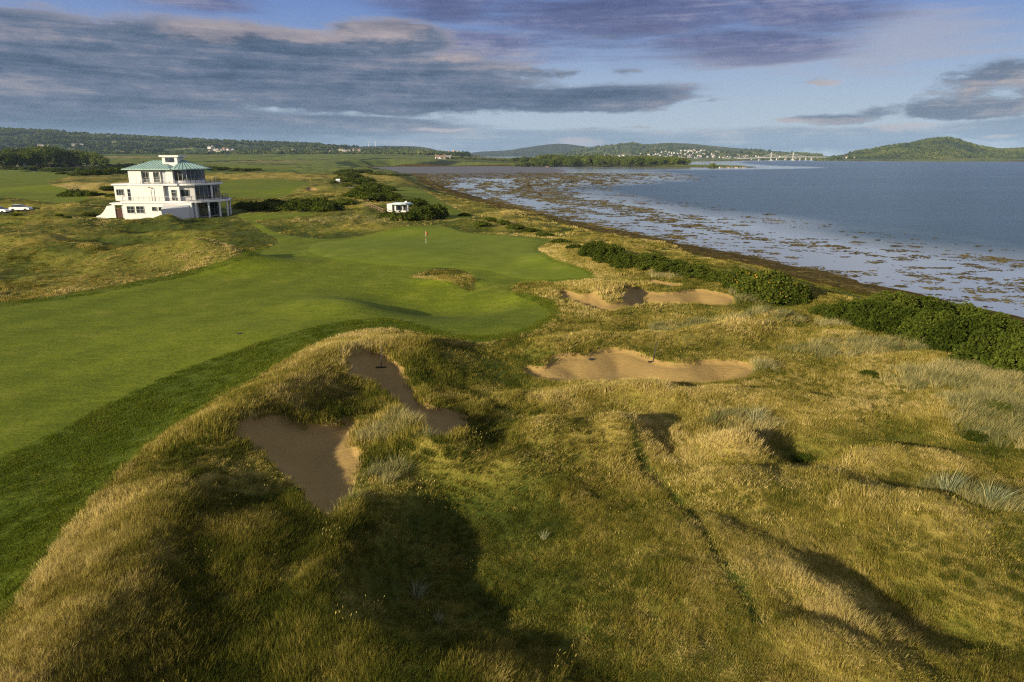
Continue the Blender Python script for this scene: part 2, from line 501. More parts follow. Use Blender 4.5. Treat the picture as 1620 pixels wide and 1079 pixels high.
def T0(x, y):
    z, d = land(x, y)
    return z + mounds(x, y) * sst(16, 34, d)

# ------------------------------------------------------------------ outlines of what is mown, raked or built on
def hit(px, py, fn=T0):
    d = ray(px, py)
    t = 9.0 * (4500 / 9.0) ** np.linspace(0, 1, 700)
    z = fn(d[0] * t, d[1] * t)
    g = CAM_H + d[2] * t - z
    k = np.argmax(g < 0)
    if g[k] >= 0 or k == 0:
        x, y = at(px, py, 7.0) if d[2] < -1e-4 else (d[0] * 4000, d[1] * 4000)
        return float(x), float(y)
    f = g[k - 1] / (g[k - 1] - g[k]); tt = t[k - 1] + f * (t[k] - t[k - 1])
    return float(d[0] * tt), float(d[1] * tt)
def outline(pts, n=4):
    return np.array([hit(a, b) for a, b in smooth_poly(pts, n)])

FAIRWAY = outline([(-420, 545), (-150, 505), (0, 487), (130, 469), (290, 438), (390, 409), (424, 392), (440, 380), (415, 366), (396, 353), (378, 340),
    (440, 337), (505, 338), (470, 344), (408, 349), (418, 357), (440, 368), (500, 377), (560, 375), (620, 362), (652, 357), (700, 357), (745, 368), (860, 377), (868, 384),
    (852, 393), (880, 411), (928, 426), (940, 438), (900, 446), (835, 446), (812, 453), (816, 465), (850, 480), (870, 494), (850, 510), (820, 522), (760, 531), (700, 524),
    (640, 508), (590, 503), (500, 516), (400, 546), (300, 581), (200, 626), (100, 676), (0, 724), (-250, 840), (-700, 900), (-800, 650)])
SEMI = outline([(-420, 530), (-150, 497), (0, 479), (130, 461), (290, 430), (385, 402), (412, 391), (424, 392), (500, 400), (700, 440), (860, 470), (884, 495), (860, 515),
    (830, 528), (760, 541), (700, 534), (640, 524), (600, 521), (540, 530), (480, 557), (400, 601), (330, 642), (250, 697), (190, 746), (130, 812), (88, 866), (42, 930), (0, 990),
    (-150, 1180), (-700, 1200), (-900, 700)])
GREEN = outline([(488, 394), (505, 384), (560, 379), (630, 365), (700, 360), (740, 369), (842, 378), (856, 384), (842, 394), (868, 413), (922, 429), (928, 438), (880, 442), (820, 441), (760, 427), (640, 421), (540, 412), (498, 403)])
ISLAND = outline([(654, 438), (672, 429), (700, 424), (728, 427), (745, 438), (748, 457), (737, 455), (716, 446), (690, 441)])
MOWN = [outline(p) for p in [
    [(626, 299), (660, 297), (700, 319), (742, 344), (712, 347), (676, 331), (640, 313)],
    [(-260, 268), (0, 270), (75, 271.5), (115, 276), (88, 285), (76, 292), (110, 299), (138, 312), (120, 319), (90, 321), (55, 318), (0, 313), (-260, 322)],
    [(342, 292), (380, 284), (440, 284), (492, 290), (470, 299), (444, 312), (385, 313), (350, 309)],
    [(290, 262), (420, 263), (470, 267), (420, 269), (330, 266)]]]
BUNK = [outline(p, 5) for p in [
    [(366, 677), (392, 664), (450, 660), (478, 670), (520, 673), (548, 662), (566, 668), (560, 690), (566, 712), (592, 712), (575, 728), (560, 748), (550, 790), (532, 826), (492, 817), (474, 780), (452, 752), (418, 718), (380, 696)],
    [(556, 561), (580, 557), (608, 563), (630, 585), (650, 616), (668, 640), (716, 654), (736, 668), (704, 686), (662, 664), (640, 646), (624, 630), (598, 606), (565, 596), (552, 578)],
    [(832, 578), (862, 576), (872, 562), (898, 556), (930, 557), (958, 548), (1000, 552), (1040, 569), (1082, 574), (1120, 568), (1170, 570), (1196, 581), (1188, 597), (1120, 608), (1060, 607), (1000, 604), (950, 606), (880, 604), (838, 592)],
    [(880, 466), (892, 458), (920, 466), (940, 461), (956, 476), (978, 474), (984, 452), (1004, 451), (1030, 460), (1062, 461), (1095, 457), (1122, 458), (1150, 463), (1166, 472), (1150, 482), (1100, 480), (1040, 480), (990, 486), (962, 493), (920, 483), (895, 473)],
    [(1020, 443), (1036, 442), (1062, 446), (1082, 449), (1070, 453), (1045, 451), (1028, 448)],
    [(484, 299), (492, 296), (502, 299), (499, 303), (488, 303)]]]
BUNK_DEEP = [1.0, 1.0, 1.0, 1.15, 0.3, 0.9]

def T(x, y, full=False):
    """height of the finished ground"""
    z, d = land(x, y)
    S = {}
    S['coast'] = d
    S['fair'] = sdf(x, y, FAIRWAY)
    S['semi'] = sdf(x, y, SEMI)
    S['green'] = sdf(x, y, GREEN)
    S['isle'] = sdf(x, y, ISLAND)
    S['mown'] = np.minimum.reduce([sdf(x, y, p, 20.0) for p in MOWN])
    cut = np.minimum(np.minimum(S['fair'], S['semi']), S['mown'])
    cut = np.maximum(cut, -S['isle'])
    S['cut'] = cut
    rough = sst(-1.0, 7.0, cut) * sst(16, 34, d)
    m = mounds(x, y) * sst(16, 34, d)
    n1 = fbm(x / 21, y / 21, 3, 3); n2 = fbm(x / 6.5, y / 6.5, 3, 11); n3 = fbm(x / 1.7, y / 1.7, 3, 23)
    dist = np.hypot(x, y)
    bk = [sdf(x, y, p, 8.0) + 0.09 * n3 - g_ for p, g_ in zip(BUNK, (0.1, 0.38, 0.05, 0.05, 0.0, 0.0))]
    S['bunk'] = bk
    b = np.minimum.reduce(bk)
    S['b'] = b
    nz = ((0.5 * sst(22, 60, dist) + 0.35 * sst(75, 100, dist)) * n1 + (0.31 + 0.16 * sst(75, 110, dist)) * n2 + 0.13 * n3) * (0.06 + 0.94 * rough * sst(-1.0, 4.0, b))
    far = sst(500, 900, dist)
    nz = nz + far * sst(30, 120, d) * 2.0 * fbm(x / 260, y / 260, 3, 41)
    z = z + m + nz
    S['relief'] = m + nz
    # the clubhouse stands on level land
    lx, ly = x - HOUSE[0], y - HOUSE[1]
    pad = np.maximum(np.maximum(-17.5 - lx, lx - 7.5), np.maximum(-0.2 - ly, ly - 17.5))
    z = z + (7.1 - z) * sst(2.2, 0.0, pad)
    S['pad'] = pad
    # a raised lip, a steep face, then raked sand falling to the middle
    for s, dp in zip(bk, BUNK_DEEP):
        ins = np.clip(-s, 0, None)
        z = z + 0.10 * np.exp(-((s - 0.35) / 0.4) ** 2) * (s > -0.1) - np.where(s < 0.05, 0.30 * sst(0.05, -0.22, s) + (dp - 0.30) * sst(0.1, 2.6, ins), 0.0)
    # fine edge of the green falls off gently
    z = z + 0.12 * sst(1.5, -1.5, S['green'])
    return (z, S) if full else z

def ground(px, py):
    return hit(px, py, T)
def zat(x, y):
    return float(T(np.array([x], float), np.array([y], float))[0])

# ------------------------------------------------------------------ the ground grid: fine near the view, coarse elsewhere
def radial_grid():
    a = np.concatenate([np.linspace(-180, -50, 20, endpoint=False), np.linspace(-50, -40, 20, endpoint=False), np.linspace(-40, 40, 500), np.linspace(40, 50, 20)[1:], np.linspace(50, 180, 20)[1:-1]])
    a = np.radians(a)
    r = np.concatenate([np.geomspace(3.0, 12.0, 24, endpoint=False), np.geomspace(12.0, 140.0, 520, endpoint=False), np.geomspace(140.0, 1500.0, 280, endpoint=False), np.geomspace(1500.0, 9000.0, 60)])
    A, Rr = np.meshgrid(a, r, indexing='ij')
    x = Rr * np.sin(A); y = Rr * np.cos(A)
    na, nr = A.shape
    i = np.arange(na)[:, None]; j = np.arange(nr - 1)[None, :]
    i2 = (i + 1) % na
    q = np.stack([i * nr + j, i * nr + j + 1, i2 * nr + j + 1, i2 * nr + j], -1).reshape(-1, 4)
    F = np.concatenate([q[:, [0, 2, 1]], q[:, [0, 3, 2]]])
    xs = np.append(x.ravel(), 0.0); ys = np.append(y.ravel(), 0.0)
    c = len(xs) - 1
    i = np.arange(na); F = np.concatenate([F, np.stack([np.full(na, c), ((i + 1) % na) * nr, i * nr], -1)])
    return xs, ys, F
gx, gy, gF = radial_grid()
gz, gS = T(gx, gy, True)

def split(V, A, F, f):
    """cut the triangles F along f = 0; returns the triangles where f < 0 and the rest"""
    neg = f < 0
    cnt = neg[F].sum(1)
    Fin, Fout = F[cnt == 3], F[cnt == 0]
    M = F[(cnt == 1) | (cnt == 2)]
    if not len(M):
        return V, A, f, Fin, Fout
    lone = np.where((cnt[(cnt == 1) | (cnt == 2)] == 1)[:, None], neg[M], ~neg[M])
    k = lone.argmax(1)
    M = np.stack([M[np.arange(len(M)), (k + i) % 3] for i in range(3)], 1)
    a, b, c = M.T
    def edge(p, q):
        return np.minimum(p, q).astype(np.int64) * len(V) + np.maximum(p, q)
    keys = np.concatenate([edge(a, b), edge(a, c)])
    uk, inv = np.unique(keys, return_inverse=True)
    lo, hi = uk // len(V), uk % len(V)
    t = np.clip(f[lo] / (f[lo] - f[hi]), 0.02, 0.98)[:, None]
    base = len(V)
    V2 = np.concatenate([V, V[lo] + (V[hi] - V[lo]) * t])
    A2 = {n: np.concatenate([v, v[lo] + (v[hi] - v[lo]) * t[:, 0]]) for n, v in A.items()}
    f2 = np.concatenate([f, np.zeros(len(uk))])
    ab, ac = base + inv[:len(a)], base + inv[len(a):]
    tip = np.stack([a, ab, ac], 1)
    quad = np.concatenate([np.stack([ab, b, c], 1), np.stack([ab, c, ac], 1)])
    an = neg[a]
    Fin = np.concatenate([Fin, tip[an], quad[np.concatenate([~an, ~an])]])
    Fout = np.concatenate([Fout, tip[~an], quad[np.concatenate([an, an])]])
    return V2, A2, f2, Fin, Fout

def compact(V, A, F):
    u, inv = np.unique(F, return_inverse=True)
    return V[u], {n: v[u] for n, v in A.items()}, inv.reshape(F.shape)
# ------------------------------------------------------------------ materials
def material(name):
    m = bpy.data.materials.new(name)
    m.use_nodes = True
    return m, NT(m.node_tree)

def mat_plain(name, col, rough=0.6, var=0.12, scale=3.0, spec=0.3, metal=0.0, bump=0.0):
    m, t = material(name)
    p = t.new('ShaderNodeTexCoord').outputs['Object']
    n = t.noise(p, scale, 4, 0.6)
    c = t.mix(t.mul(t.ss(n, 0.3, 0.75), 1.0), tuple(q * (1 - var) for q in col), tuple(min(1, q * (1 + var * 0.6)) for q in col))
    t.out(t.pbsdf(c, rough, t.bump(n, bump, 0.02) if bump else None, spec, metal))
    return m

def grass_ground(name, straw, gold, olive, green):
    """the thatch and soil between the grass: dryness comes from the land, the rest is grain"""
    m, t = material(name)
    p = t.pos()
    n0 = t.noise(p, 0.035, 5, 0.6); n1 = t.noise(p, 0.22, 5, 0.6); n2 = t.noise(p, 1.4, 5, 0.65); n3 = t.noise(t.map(p, (1, 1, 0.3)), 9.0, 4, 0.7)
    f = t.add(t.mul(t.attr('dry'), 0.75), t.add(t.mul(t.sub(n1, 0.5), 0.75), t.mul(t.sub(n2, 0.5), 0.55)))
    f = t.add(f, t.add(t.mul(t.sub(n3, 0.5), 0.5), t.mul(t.sub(n0, 0.5), 0.5)))
    c = t.ramp(f, [(0.10, green), (0.34, olive), (0.58, gold), (0.90, straw)])
    h = t.add(t.mul(n2, 0.6), t.mul(n3, 0.35))
    t.out(t.pbsdf(c, 0.95, t.bump(h, 0.9, 0.16), 0.08))
    return m
M = {}
M['rough'] = grass_ground('rough_thatch', (0.38, 0.285, 0.092), (0.260, 0.205, 0.042), (0.140, 0.135, 0.021), (0.055, 0.070, 0.010))

def mown(name, lo, hi, dry, stripes=0.0, fuzz=1.0):
    m, t = material(name)
    p = t.pos()
    n0 = t.noise(p, 0.05, 4, 0.55); n1 = t.noise(p, 0.35, 5, 0.65); n2 = t.noise(p, 5.0, 4, 0.7); n3 = t.noise(t.map(p, (1, 0.45, 1)), 26.0, 3, 0.7)
    nm = t.noise(t.map(p, (0.55, 1.5, 1), (0, 0, R(-14))), 1.1, 6, 0.7)
    f = t.add(t.mul(n0, 0.45), t.add(t.mul(n1, 0.40), t.add(t.mul(t.sub(n2, 0.5), 1.2 * fuzz), t.add(t.mul(t.sub(n3, 0.5), 1.0 * fuzz), t.mul(t.sub(nm, 0.5), 0.8)))))
    if stripes:
        s = t.m('SINE', t.mul(t.sep(t.map(p, (1, 1, 1), (0, 0, R(22))))[0], 2 * math.pi / 5.2))
        f = t.add(f, t.mul(s, stripes))
    c = t.mix(t.ss(f, 0.2, 0.68), lo, hi)
    c = t.mix(t.mul(t.ss(t.add(n1, t.mul(t.sub(n2, 0.5), 0.6)), 0.56, 0.74), 0.55), c, dry)
    t.out(t.pbsdf(c, 0.9, t.bump(t.add(n2, t.mul(n3, 0.8)), 0.5 * fuzz, 0.05), 0.1))
    return m
M['fairway'] = mown('fairway_turf', (0.084, 0.110, 0.0052), (0.168, 0.196, 0.012), (0.212, 0.205, 0.028), 0.045)
M['green'] = mown('green_turf', (0.118, 0.154, 0.010), (0.182, 0.215, 0.018), (0.220, 0.230, 0.036), 0.03, 0.5)
M['semi'] = mown('semi_rough_turf', (0.064, 0.092, 0.006), (0.125, 0.152, 0.010), (0.165, 0.150, 0.022), 0.0, 1.6)

def sand_mat():
    m, t = material('bunker_sand')
    p = t.pos()
    n1 = t.noise(p, 0.5, 4, 0.6); n2 = t.noise(p, 6.0, 5, 0.7)
    rake = t.noise(t.map(p, (0.9, 7.0, 1), (0, 0, R(20))), 1.6, 4, 0.6, dist=0.6)
    c = t.mix(n1, (0.255, 0.170, 0.056), (0.345, 0.235, 0.084))
    c = t.mix(t.mul(t.ss(n2, 0.55, 0.8), 0.4), c, (0.25, 0.165, 0.065))
    t.out(t.pbsdf(c, 0.95, t.bump(t.add(t.mul(rake, 1.3), t.add(t.mul(n2, 0.4), t.mul(t.ss(t.voro(p, 1.6), 0.0, 0.28), 0.5))), 0.85, 0.06), 0.1))
    return m
M['sand'] = sand_mat()

def beach_mat():
    m, t = material('wrack_shingle')
    p = t.pos()
    n1 = t.noise(p, 0.35, 5, 0.65); n2 = t.noise(p, 2.6, 5, 0.7); v = t.voro(p, 3.2)
    c = t.ramp(t.add(t.mul(n1, 0.6), t.mul(n2, 0.45)), [(0.32, (0.022, 0.015, 0.003)), (0.50, (0.070, 0.048, 0.007)), (0.66, (0.130, 0.088, 0.012)), (0.85, (0.19, 0.135, 0.028))])
    t.out(t.pbsdf(c, 0.95, t.bump(t.add(n2, t.mul(v, -0.7)), 0.9, 0.12), 0.04))
    return m
M['beach'] = beach_mat()

def farm_mat():
    m, t = material('farmland_fields')
    p = t.pos()
    q = t.map(p, (1 / 420, 1 / 210, 0.0), (0, 0, R(24)))
    cell = t.voro(q, 1.0, 'Color', 'F1', 0.9)
    edge = t.voro(q, 1.0, 'Distance', 'DISTANCE_TO_EDGE', 0.9)
    k = t.sep(cell)[0]
    c = t.ramp(k, [(0.0, (0.085, 0.115, 0.018)), (0.25, (0.145, 0.170, 0.030)), (0.45, (0.105, 0.110, 0.026)), (0.62, (0.130, 0.165, 0.024)), (0.8, (0.205, 0.180, 0.048)), (1.0, (0.145, 0.170, 0.028))])
    c.node.color_ramp.interpolation = 'CONSTANT'
    n = t.noise(p, 0.012, 6, 0.65); n2 = t.noise(p, 0.15, 4, 0.6)
    c = t.mix(t.ss(n, 0.40, 0.7, 0.0, 0.45), c, (0.105, 0.100, 0.024))
    c = t.mix(t.mul(t.sub(n2, 0.4), 0.5), c, (0.05, 0.055, 0.014))
    c = t.mix(t.ss(t.add(t.attr('inland'), t.mul(t.sub(n, 0.5), 160.0)), 170, 60), c, (0.125, 0.150, 0.026))
    c = t.mix(t.ss(edge, 0.022, 0.008), c, (0.028, 0.036, 0.012))
    t.out(t.pbsdf(c, 0.95, None, 0.1))
    return m
M['farm'] = farm_mat()

def sea_mat():
    m, t = material('sea_water')
    p = t.pos()
    fl = t.attr('flat')
    w1 = t.noise(t.map(p, (0.5, 1.0, 1), (0, 0, R(15))), 0.9, 5, 0.62); w2 = t.noise(t.map(p, (0.6, 1, 1), (0, 0, R(-20))), 0.10, 4, 0.6); w3 = t.noise(t.map(p, (0.25, 1.0, 1)), 0.012, 4, 0.6)
    calm = t.ss(t.add(w3, t.mul(t.sub(w2, 0.5), 0.4)), 0.42, 0.62)
    w4 = t.noise(t.map(p, (0.35, 1.0, 1), (0, 0, R(8))), 0.24, 6, 0.7)
    h = t.add(t.mul(w1, 0.6), t.add(t.mul(w2, 1.6), t.mul(w4, 2.2)))
    amp = t.add(t.mul(t.sub(1.0, fl), 0.9), 0.05)
    bmp = t.new('ShaderNodeBump')
    bmp.inputs['Distance'].default_value = 1.3
    t.put(bmp.inputs['Strength'], t.mul(amp, t.add(0.6, t.mul(calm, -0.25)))); t.put(bmp.inputs['Height'], h)
    mud = t.noise(t.map(p, (0.35, 1.0, 1)), 0.06, 7, 0.68)
    inner = t.attr('mud')
    mm = t.mul(t.ss(t.add(mud, t.mul(t.sub(inner, 0.5), 0.9)), 0.55, 0.75), fl)
    body = t.mix(fl, (0.034, 0.074, 0.098), (0.31, 0.335, 0.335))
    c = t.mix(mm, body, (0.118, 0.106, 0.082))
    rough = t.mix(fl, 0.24, 0.10)
    rough = t.mix(mm, rough, 0.5)
    s = t.new('ShaderNodeSeparateColor'); t.put(s.inputs[0], rough)
    sh = t.pbsdf(c, s.outputs[0], bmp.outputs[0], 0.5)
    sh.node.inputs['IOR'].default_value = 1.33
    t.out(sh)
    return m
M['sea'] = sea_mat()

def hill_mat(name, wood, field, bright, s=1.0):
    m, t = material(name)
    p = t.pos()
    n1 = t.noise(p, 0.0022 * s, 6, 0.62); n2 = t.noise(p, 0.012 * s, 6, 0.7); v = t.voro(p, 0.055, 'Distance')
    cell = t.sep(t.voro(t.map(p, (0.004, 0.0022, 0.001), (0, 0, 0.4)), 1.0, 'Color'))[0]
    c = t.mix(t.ss(n2, 0.35, 0.68), wood, tuple(q * 1.9 for q in wood))
    fm = t.mul(t.ss(n1, 0.52, 0.60), t.ss(cell, 0.35, 0.5))
    c = t.mix(fm, c, t.mix(t.ss(cell, 0.6, 0.9), field, bright))
    t.out(t.pbsdf(c, 0.95, t.bump(t.add(t.mul(v, -1.0), n2), 0.8, 14.0), 0.05))
    return m

# ------------------------------------------------------------------ the ground, cut into what grows or lies on it
cd = gS['coast']
gr = np.hypot(gx, gy)
TRACK = RIDGES[-1][0]
def track_d(x, y):
    return seg_dist(x, y, TRACK, False)[0]
dry = np.clip(0.42 - 0.5 * np.exp(-(track_d(gx, gy) / 0.32) ** 2) + 0.42 * np.clip(gS['relief'], -1.2, 0.8) - 0.36 * sst(70, 95, gr_ := np.hypot(gx, gy)) * sst(0, -12, gx) * sst(330, 180, gr_) + 0.22 * fbm(gx / 14, gy / 14, 3, 77), 0, 1.2)
V = np.stack([gx, gy, gz], 1)
A = {'dry': dry, 'cd': cd, 'farm': 640 + 60 * fbm(gx / 120, gy / 120, 3, 9) - gr, 'beach': cd - (13.0 + 2.2 * fbm(gx / 14, gy / 14, 3, 31) + 0.7 * fbm(gx / 2.2, gy / 2.2, 2, 33)),
     'fair': np.maximum(gS['fair'], 0.25 - gS['isle']) + 0.10 * fbm(gx / 1.3, gy / 1.3, 2, 51), 'semi': np.maximum(gS['semi'], 0.25 - gS['isle']) + 0.22 * fbm(gx / 1.1, gy / 1.1, 2, 52), 'green': gS['green'] + 0.05 * fbm(gx / 2, gy / 2, 2, 53), 'mown': gS['mown']}
for i, b in enumerate(gS['bunk']):
    A['b%d' % i] = b
seaonly = cd < -55
F = gF[~seaonly[gF].all(1)]
def take(key):
    global V, A, F
    f = A[key].copy()
    f[np.abs(f) < 1e-9] = 1e-9
    V, A, f2, Fi, F = split(V, A, F, f)
    return Fi
def lay(name, Fi, mat):
    v, a, f = compact(V, A, Fi)
    me = np_mesh(name, v, f, True, None, {'dry': a['dry'], 'inland': np.clip(a['cd'], -50, 400)})
    return tag(link_mesh(name, me, mat), kind='structure')
pieces = []
for i in range(6):
    pieces.append(('bunker', take('b%d' % i), M['sand']))
pieces.append(('putting_green', take('green'), M['green']))
pieces.append(('fairway', take('fair'), M['fairway']))
pieces.append(('semi_rough', take('semi'), M['semi']))
pieces.append(('fairway', take('mown'), M['fairway']))
pieces.append(('beach', take('beach'), M['beach']))
pieces.append(('farmland', take('farm'), M['farm']))
pieces.append(('rough_ground', F, M['rough']))
for n, f, m in pieces:
    lay(n, f, m)

# ------------------------------------------------------------------ the sea: one sheet out beyond the hills, with the ebbed flats near the shore
def build_sea():
    a = np.radians(np.concatenate([np.linspace(-60, -30, 30, endpoint=False), np.linspace(-30, 50, 260, endpoint=False), np.linspace(50, 120, 40)]))
    r = np.concatenate([np.geomspace(25, 2000, 260, endpoint=False), np.geomspace(2000, 14000, 20)])
    Aa, Rr = np.meshgrid(a, r, indexing='ij')
    x = (Rr * np.sin(Aa)).ravel(); y = (Rr * np.cos(Aa)).ravel()
    d = -coast_d(x, y)
    na, nr = Aa.shape
    i = np.arange(na - 1)[:, None]; j = np.arange(nr - 1)[None, :]
    q = np.stack([i * nr + j, (i + 1) * nr + j, (i + 1) * nr + j + 1, i * nr + j + 1], -1).reshape(-1, 4)
    q = q[(d[q] > -40).any(1)]
    u, inv = np.unique(q, return_inverse=True)
    w = flat_width(x, y)
    flat = sst(1.12, 0.62, d / w + 0.16 * fbm(x / 30, y / 60, 4, 61))
    t = x / y
    mud = np.clip(sst(520, 800, np.hypot(x, y)) * sst(0.16, 0.02, t), 0, 1)
    me = np_mesh('sea', np.stack([x, y, np.zeros(len(x))], 1)[u], inv.reshape(q.shape), True, None, {'flat': flat[u], 'mud': mud[u]})
    return tag(link_mesh('sea', me, M['sea']), kind='structure')
def flat_width(x, y):
    """how far out the flats lie bare at this ebb"""
    return 44 + 0.092 * np.clip(y, 0, 700) + 420 * sst(420, 800, y) * sst(0.5, 0.0, x / np.maximum(y, 1))
build_sea()

# ------------------------------------------------------------------ far hills
HILLS = {}
def hill(name, sky, foot_y, Dc, Df, Db, mat, n=(160, 40), amp=6.0, seed=1, power=1.25):
    P = smooth_poly(sky, 6, False)
    xs = np.linspace(P[0, 0], P[-1, 0], n[0])
    ys = np.interp(xs, P[:, 0], P[:, 1])
    v = np.concatenate([np.linspace(0, 1, n[1]), np.linspace(1, 1.45, 6)[1:]])
    X, W = np.meshgrid(xs, v, indexing='ij')
    th = (X - 810) / FPX
    yc = np.where(W <= 1, Df + (Dc - Df) * W, Dc + (Db - Dc) * (W - 1) / 0.45)
    u = (539.5 - ys) / FPX
    zt = CAM_H + (-SP + CP * u) / (CP + SP * u) * Dc
    uf = (539.5 - foot_y) / FPX
    zf = max(CAM_H + (-SP + CP * uf) / (CP + SP * uf) * Df, 0) - 6
    k = np.where(W <= 1, W ** power, np.clip(1 - (W - 1) / 0.45, 0, 1))
    z = zf + (zt[:, None] - zf) * k
    x = th * yc / (CP + SP * u)[:, None]
    z = z + amp * fbm(x / (Dc * 0.05), yc / (Dc * 0.05), 5, seed) * np.sin(np.clip(W, 0, 1) * math.pi) ** 0.7 * np.clip((zt[:, None] - zf) / 60, 0.2, 1.5)
    z = z + 0.10 * amp * fbm(x / (Dc * 0.004), yc / (Dc * 0.004), 3, seed + 3) * (W > 0.05)
    nx, nv = X.shape
    i = np.arange(nx - 1)[:, None]; j = np.arange(nv - 1)[None, :]
    q = np.stack([i * nv + j, (i + 1) * nv + j, (i + 1) * nv + j + 1, i * nv + j + 1], -1).reshape(-1, 4)
    Vv = np.stack([x.ravel(), yc.ravel(), z.ravel()], 1)
    o = link_mesh(name, np_mesh(name, Vv, q, True), mat)
    tag(o, kind='structure')
    HILLS[o.name] = (xs, v, x, yc, z)
    return o
def on_hill(key, px, w):
    xs, v, x, y, z = HILLS[key]
    i = np.clip(np.interp(px, xs, np.arange(len(xs))), 0, len(xs) - 1.001); j = np.clip(np.interp(w, v, np.arange(len(v))), 0, len(v) - 1.001)
    i0, j0 = int(i), int(j); fi, fj = i - i0, j - j0
    g = lambda a: (a[i0, j0] * (1 - fi) + a[i0 + 1, j0] * fi) * (1 - fj) + (a[i0, j0 + 1] * (1 - fi) + a[i0 + 1, j0 + 1] * fi) * fj
    return g(x), g(y), g(z)
M['hillwood'] = hill_mat('wooded_hillside', (0.030, 0.044, 0.014), (0.15, 0.165, 0.045), (0.24, 0.21, 0.08))
M['hillmoor'] = hill_mat('moorland_hillside', (0.060, 0.072, 0.026), (0.13, 0.14, 0.045), (0.20, 0.19, 0.07), 1.4)
M['mountain'] = hill_mat('far_mountain', (0.03, 0.036, 0.02), (0.05, 0.055, 0.028), (0.06, 0.06, 0.03), 0.6)
hill('wooded_hill', [(-420, 196), (-200, 201), (0, 205), (100, 209), (200, 216), (300, 221), (400, 225), (500, 229), (560, 232), (620, 235), (660, 238), (700, 242), (760, 246)], 245.5, 4300, 2650, 5400, M['hillwood'], (260, 50), 9, 1)
hill('blue_ridge', [(540, 236), (580, 231), (640, 231), (672, 233), (705, 241), (740, 246)], 247, 7200, 6000, 8600, M['mountain'], (70, 18), 8, 2)
hill('mountain', [(700, 247), (760, 240), (800, 238), (840, 232), (880, 227.5), (915, 230), (950, 236), (1000, 242)], 247, 8600, 7200, 9800, M['mountain'], (90, 22), 14, 3)
hill('moor_hill', [(860, 246), (905, 238), (940, 232), (985, 227), (1003, 225), (1022, 228), (1060, 226), (1100, 228), (1150, 233), (1200, 237), (1260, 242), (1310, 247)], 249.5, 6600, 5100, 7800, M['hillmoor'], (150, 30), 12, 4)
hill('town_hill', [(860, 247.5), (920, 244), (1000, 241), (1060, 238), (1095, 236), (1140, 239), (1200, 244), (1260, 248), (1300, 250)], 252.2, 5000, 4420, 5600, M['hillmoor'], (110, 24), 4, 5, 1.0)
hill('headland_hill', [(1288, 253.5), (1305, 250), (1330, 245), (1350, 241.5), (1400, 232.5), (1440, 227.5), (1465, 222), (1490, 219), (1512, 221), (1540, 230), (1565, 234.5), (1600, 234), (1640, 232), (1720, 236), (1900, 243)], 254.6, 4200, 3560, 5000, M['hillwood'], (220, 50), 9, 6, 0.95)
# ------------------------------------------------------------------ grass
def blade_mat(name, stops, trans=0.25, spread=0.35):
    m, t = material(name)
    tint = t.attr('tint', 'INSTANCER')
    rnd = t.attr('shade', 'GEOMETRY')
    f = t.add(tint, t.mul(t.sub(rnd, 0.5), spread))
    c = t.ramp(f, stops)
    d = t.new('ShaderNodeBsdfDiffuse'); t.put(d.inputs[0], c)
    tr = t.new('ShaderNodeBsdfTranslucent'); t.put(tr.inputs[0], c)
    mx = t.new('ShaderNodeMixShader'); mx.inputs[0].default_value = trans
    t.t.links.new(d.outputs[0], mx.inputs[1]); t.t.links.new(tr.outputs[0], mx.inputs[2])
    t.out(mx.outputs[0])
    return m
M['blade'] = blade_mat('rough_grass_blades', [(0.06, (0.048, 0.066, 0.010)), (0.30, (0.148, 0.140, 0.020)), (0.52, (0.265, 0.215, 0.040)), (0.74, (0.41, 0.325, 0.088)), (1.0, (0.60, 0.47, 0.18))])
M['lawn_blade'] = blade_mat('semi_rough_blades', [(0.0, (0.046, 0.072, 0.006)), (0.5, (0.110, 0.142, 0.012)), (1.0, (0.20, 0.195, 0.035))])
M['marram'] = blade_mat('marram_blades', [(0.0, (0.085, 0.100, 0.032)), (0.35, (0.175, 0.178, 0.066)), (0.65, (0.33, 0.29, 0.11)), (1.0, (0.55, 0.45, 0.19))], 0.2, 0.6)

def tuft_mesh(name, n, rad, h, w, bend, mat, seed, wind=(0.25, 0.1), segs=2):
    g = np.random.default_rng(seed)
    V_, F_, S_ = [], [], []
    for i in range(n):
        a = g.uniform(0, 2 * math.pi); q = rad * math.sqrt(g.uniform())
        bx, by = q * math.cos(a), q * math.sin(a)
        yaw = g.uniform(0, 2 * math.pi)
        hh = h * g.uniform(0.55, 1.15)
        lean = bend * g.uniform(0.25, 1.0)
        dx = math.cos(a) * lean * (0.3 + q / rad * 0.7) + wind[0] * g.uniform(0.3, 1) + g.normal() * 0.12
        dy = math.sin(a) * lean * (0.3 + q / rad * 0.7) + wind[1] * g.uniform(0.3, 1) + g.normal() * 0.12
        sx, sy = math.cos(yaw) * w * 0.5, math.sin(yaw) * w * 0.5
        o = len(V_)
        for k in range(segs + 1):
            t_ = k / segs
            cx, cy = bx + dx * hh * t_ ** 1.7, by + dy * hh * t_ ** 1.7
            cz = hh * t_ * (1 - 0.22 * t_ * min(1.5, math.hypot(dx, dy))) - 0.02
            if k < segs:
                ww = 1 - 0.45 * t_
                V_ += [(cx - sx * ww, cy - sy * ww, cz), (cx + sx * ww, cy + sy * ww, cz)]
            else:
                V_.append((cx, cy, cz))
        for k in range(segs - 1):
            F_ += [(o + 2 * k, o + 2 * k + 1, o + 2 * k + 3), (o + 2 * k, o + 2 * k + 3, o + 2 * k + 2)]
        F_.append((o + 2 * segs - 2, o + 2 * segs - 1, o + 2 * segs))
        S_ += [g.uniform()] * (2 * segs + 1)
    me = np_mesh(name, np.array(V_), np.array(F_), False, None, {'shade': np.array(S_)})
    me.materials.append(mat)
    return me

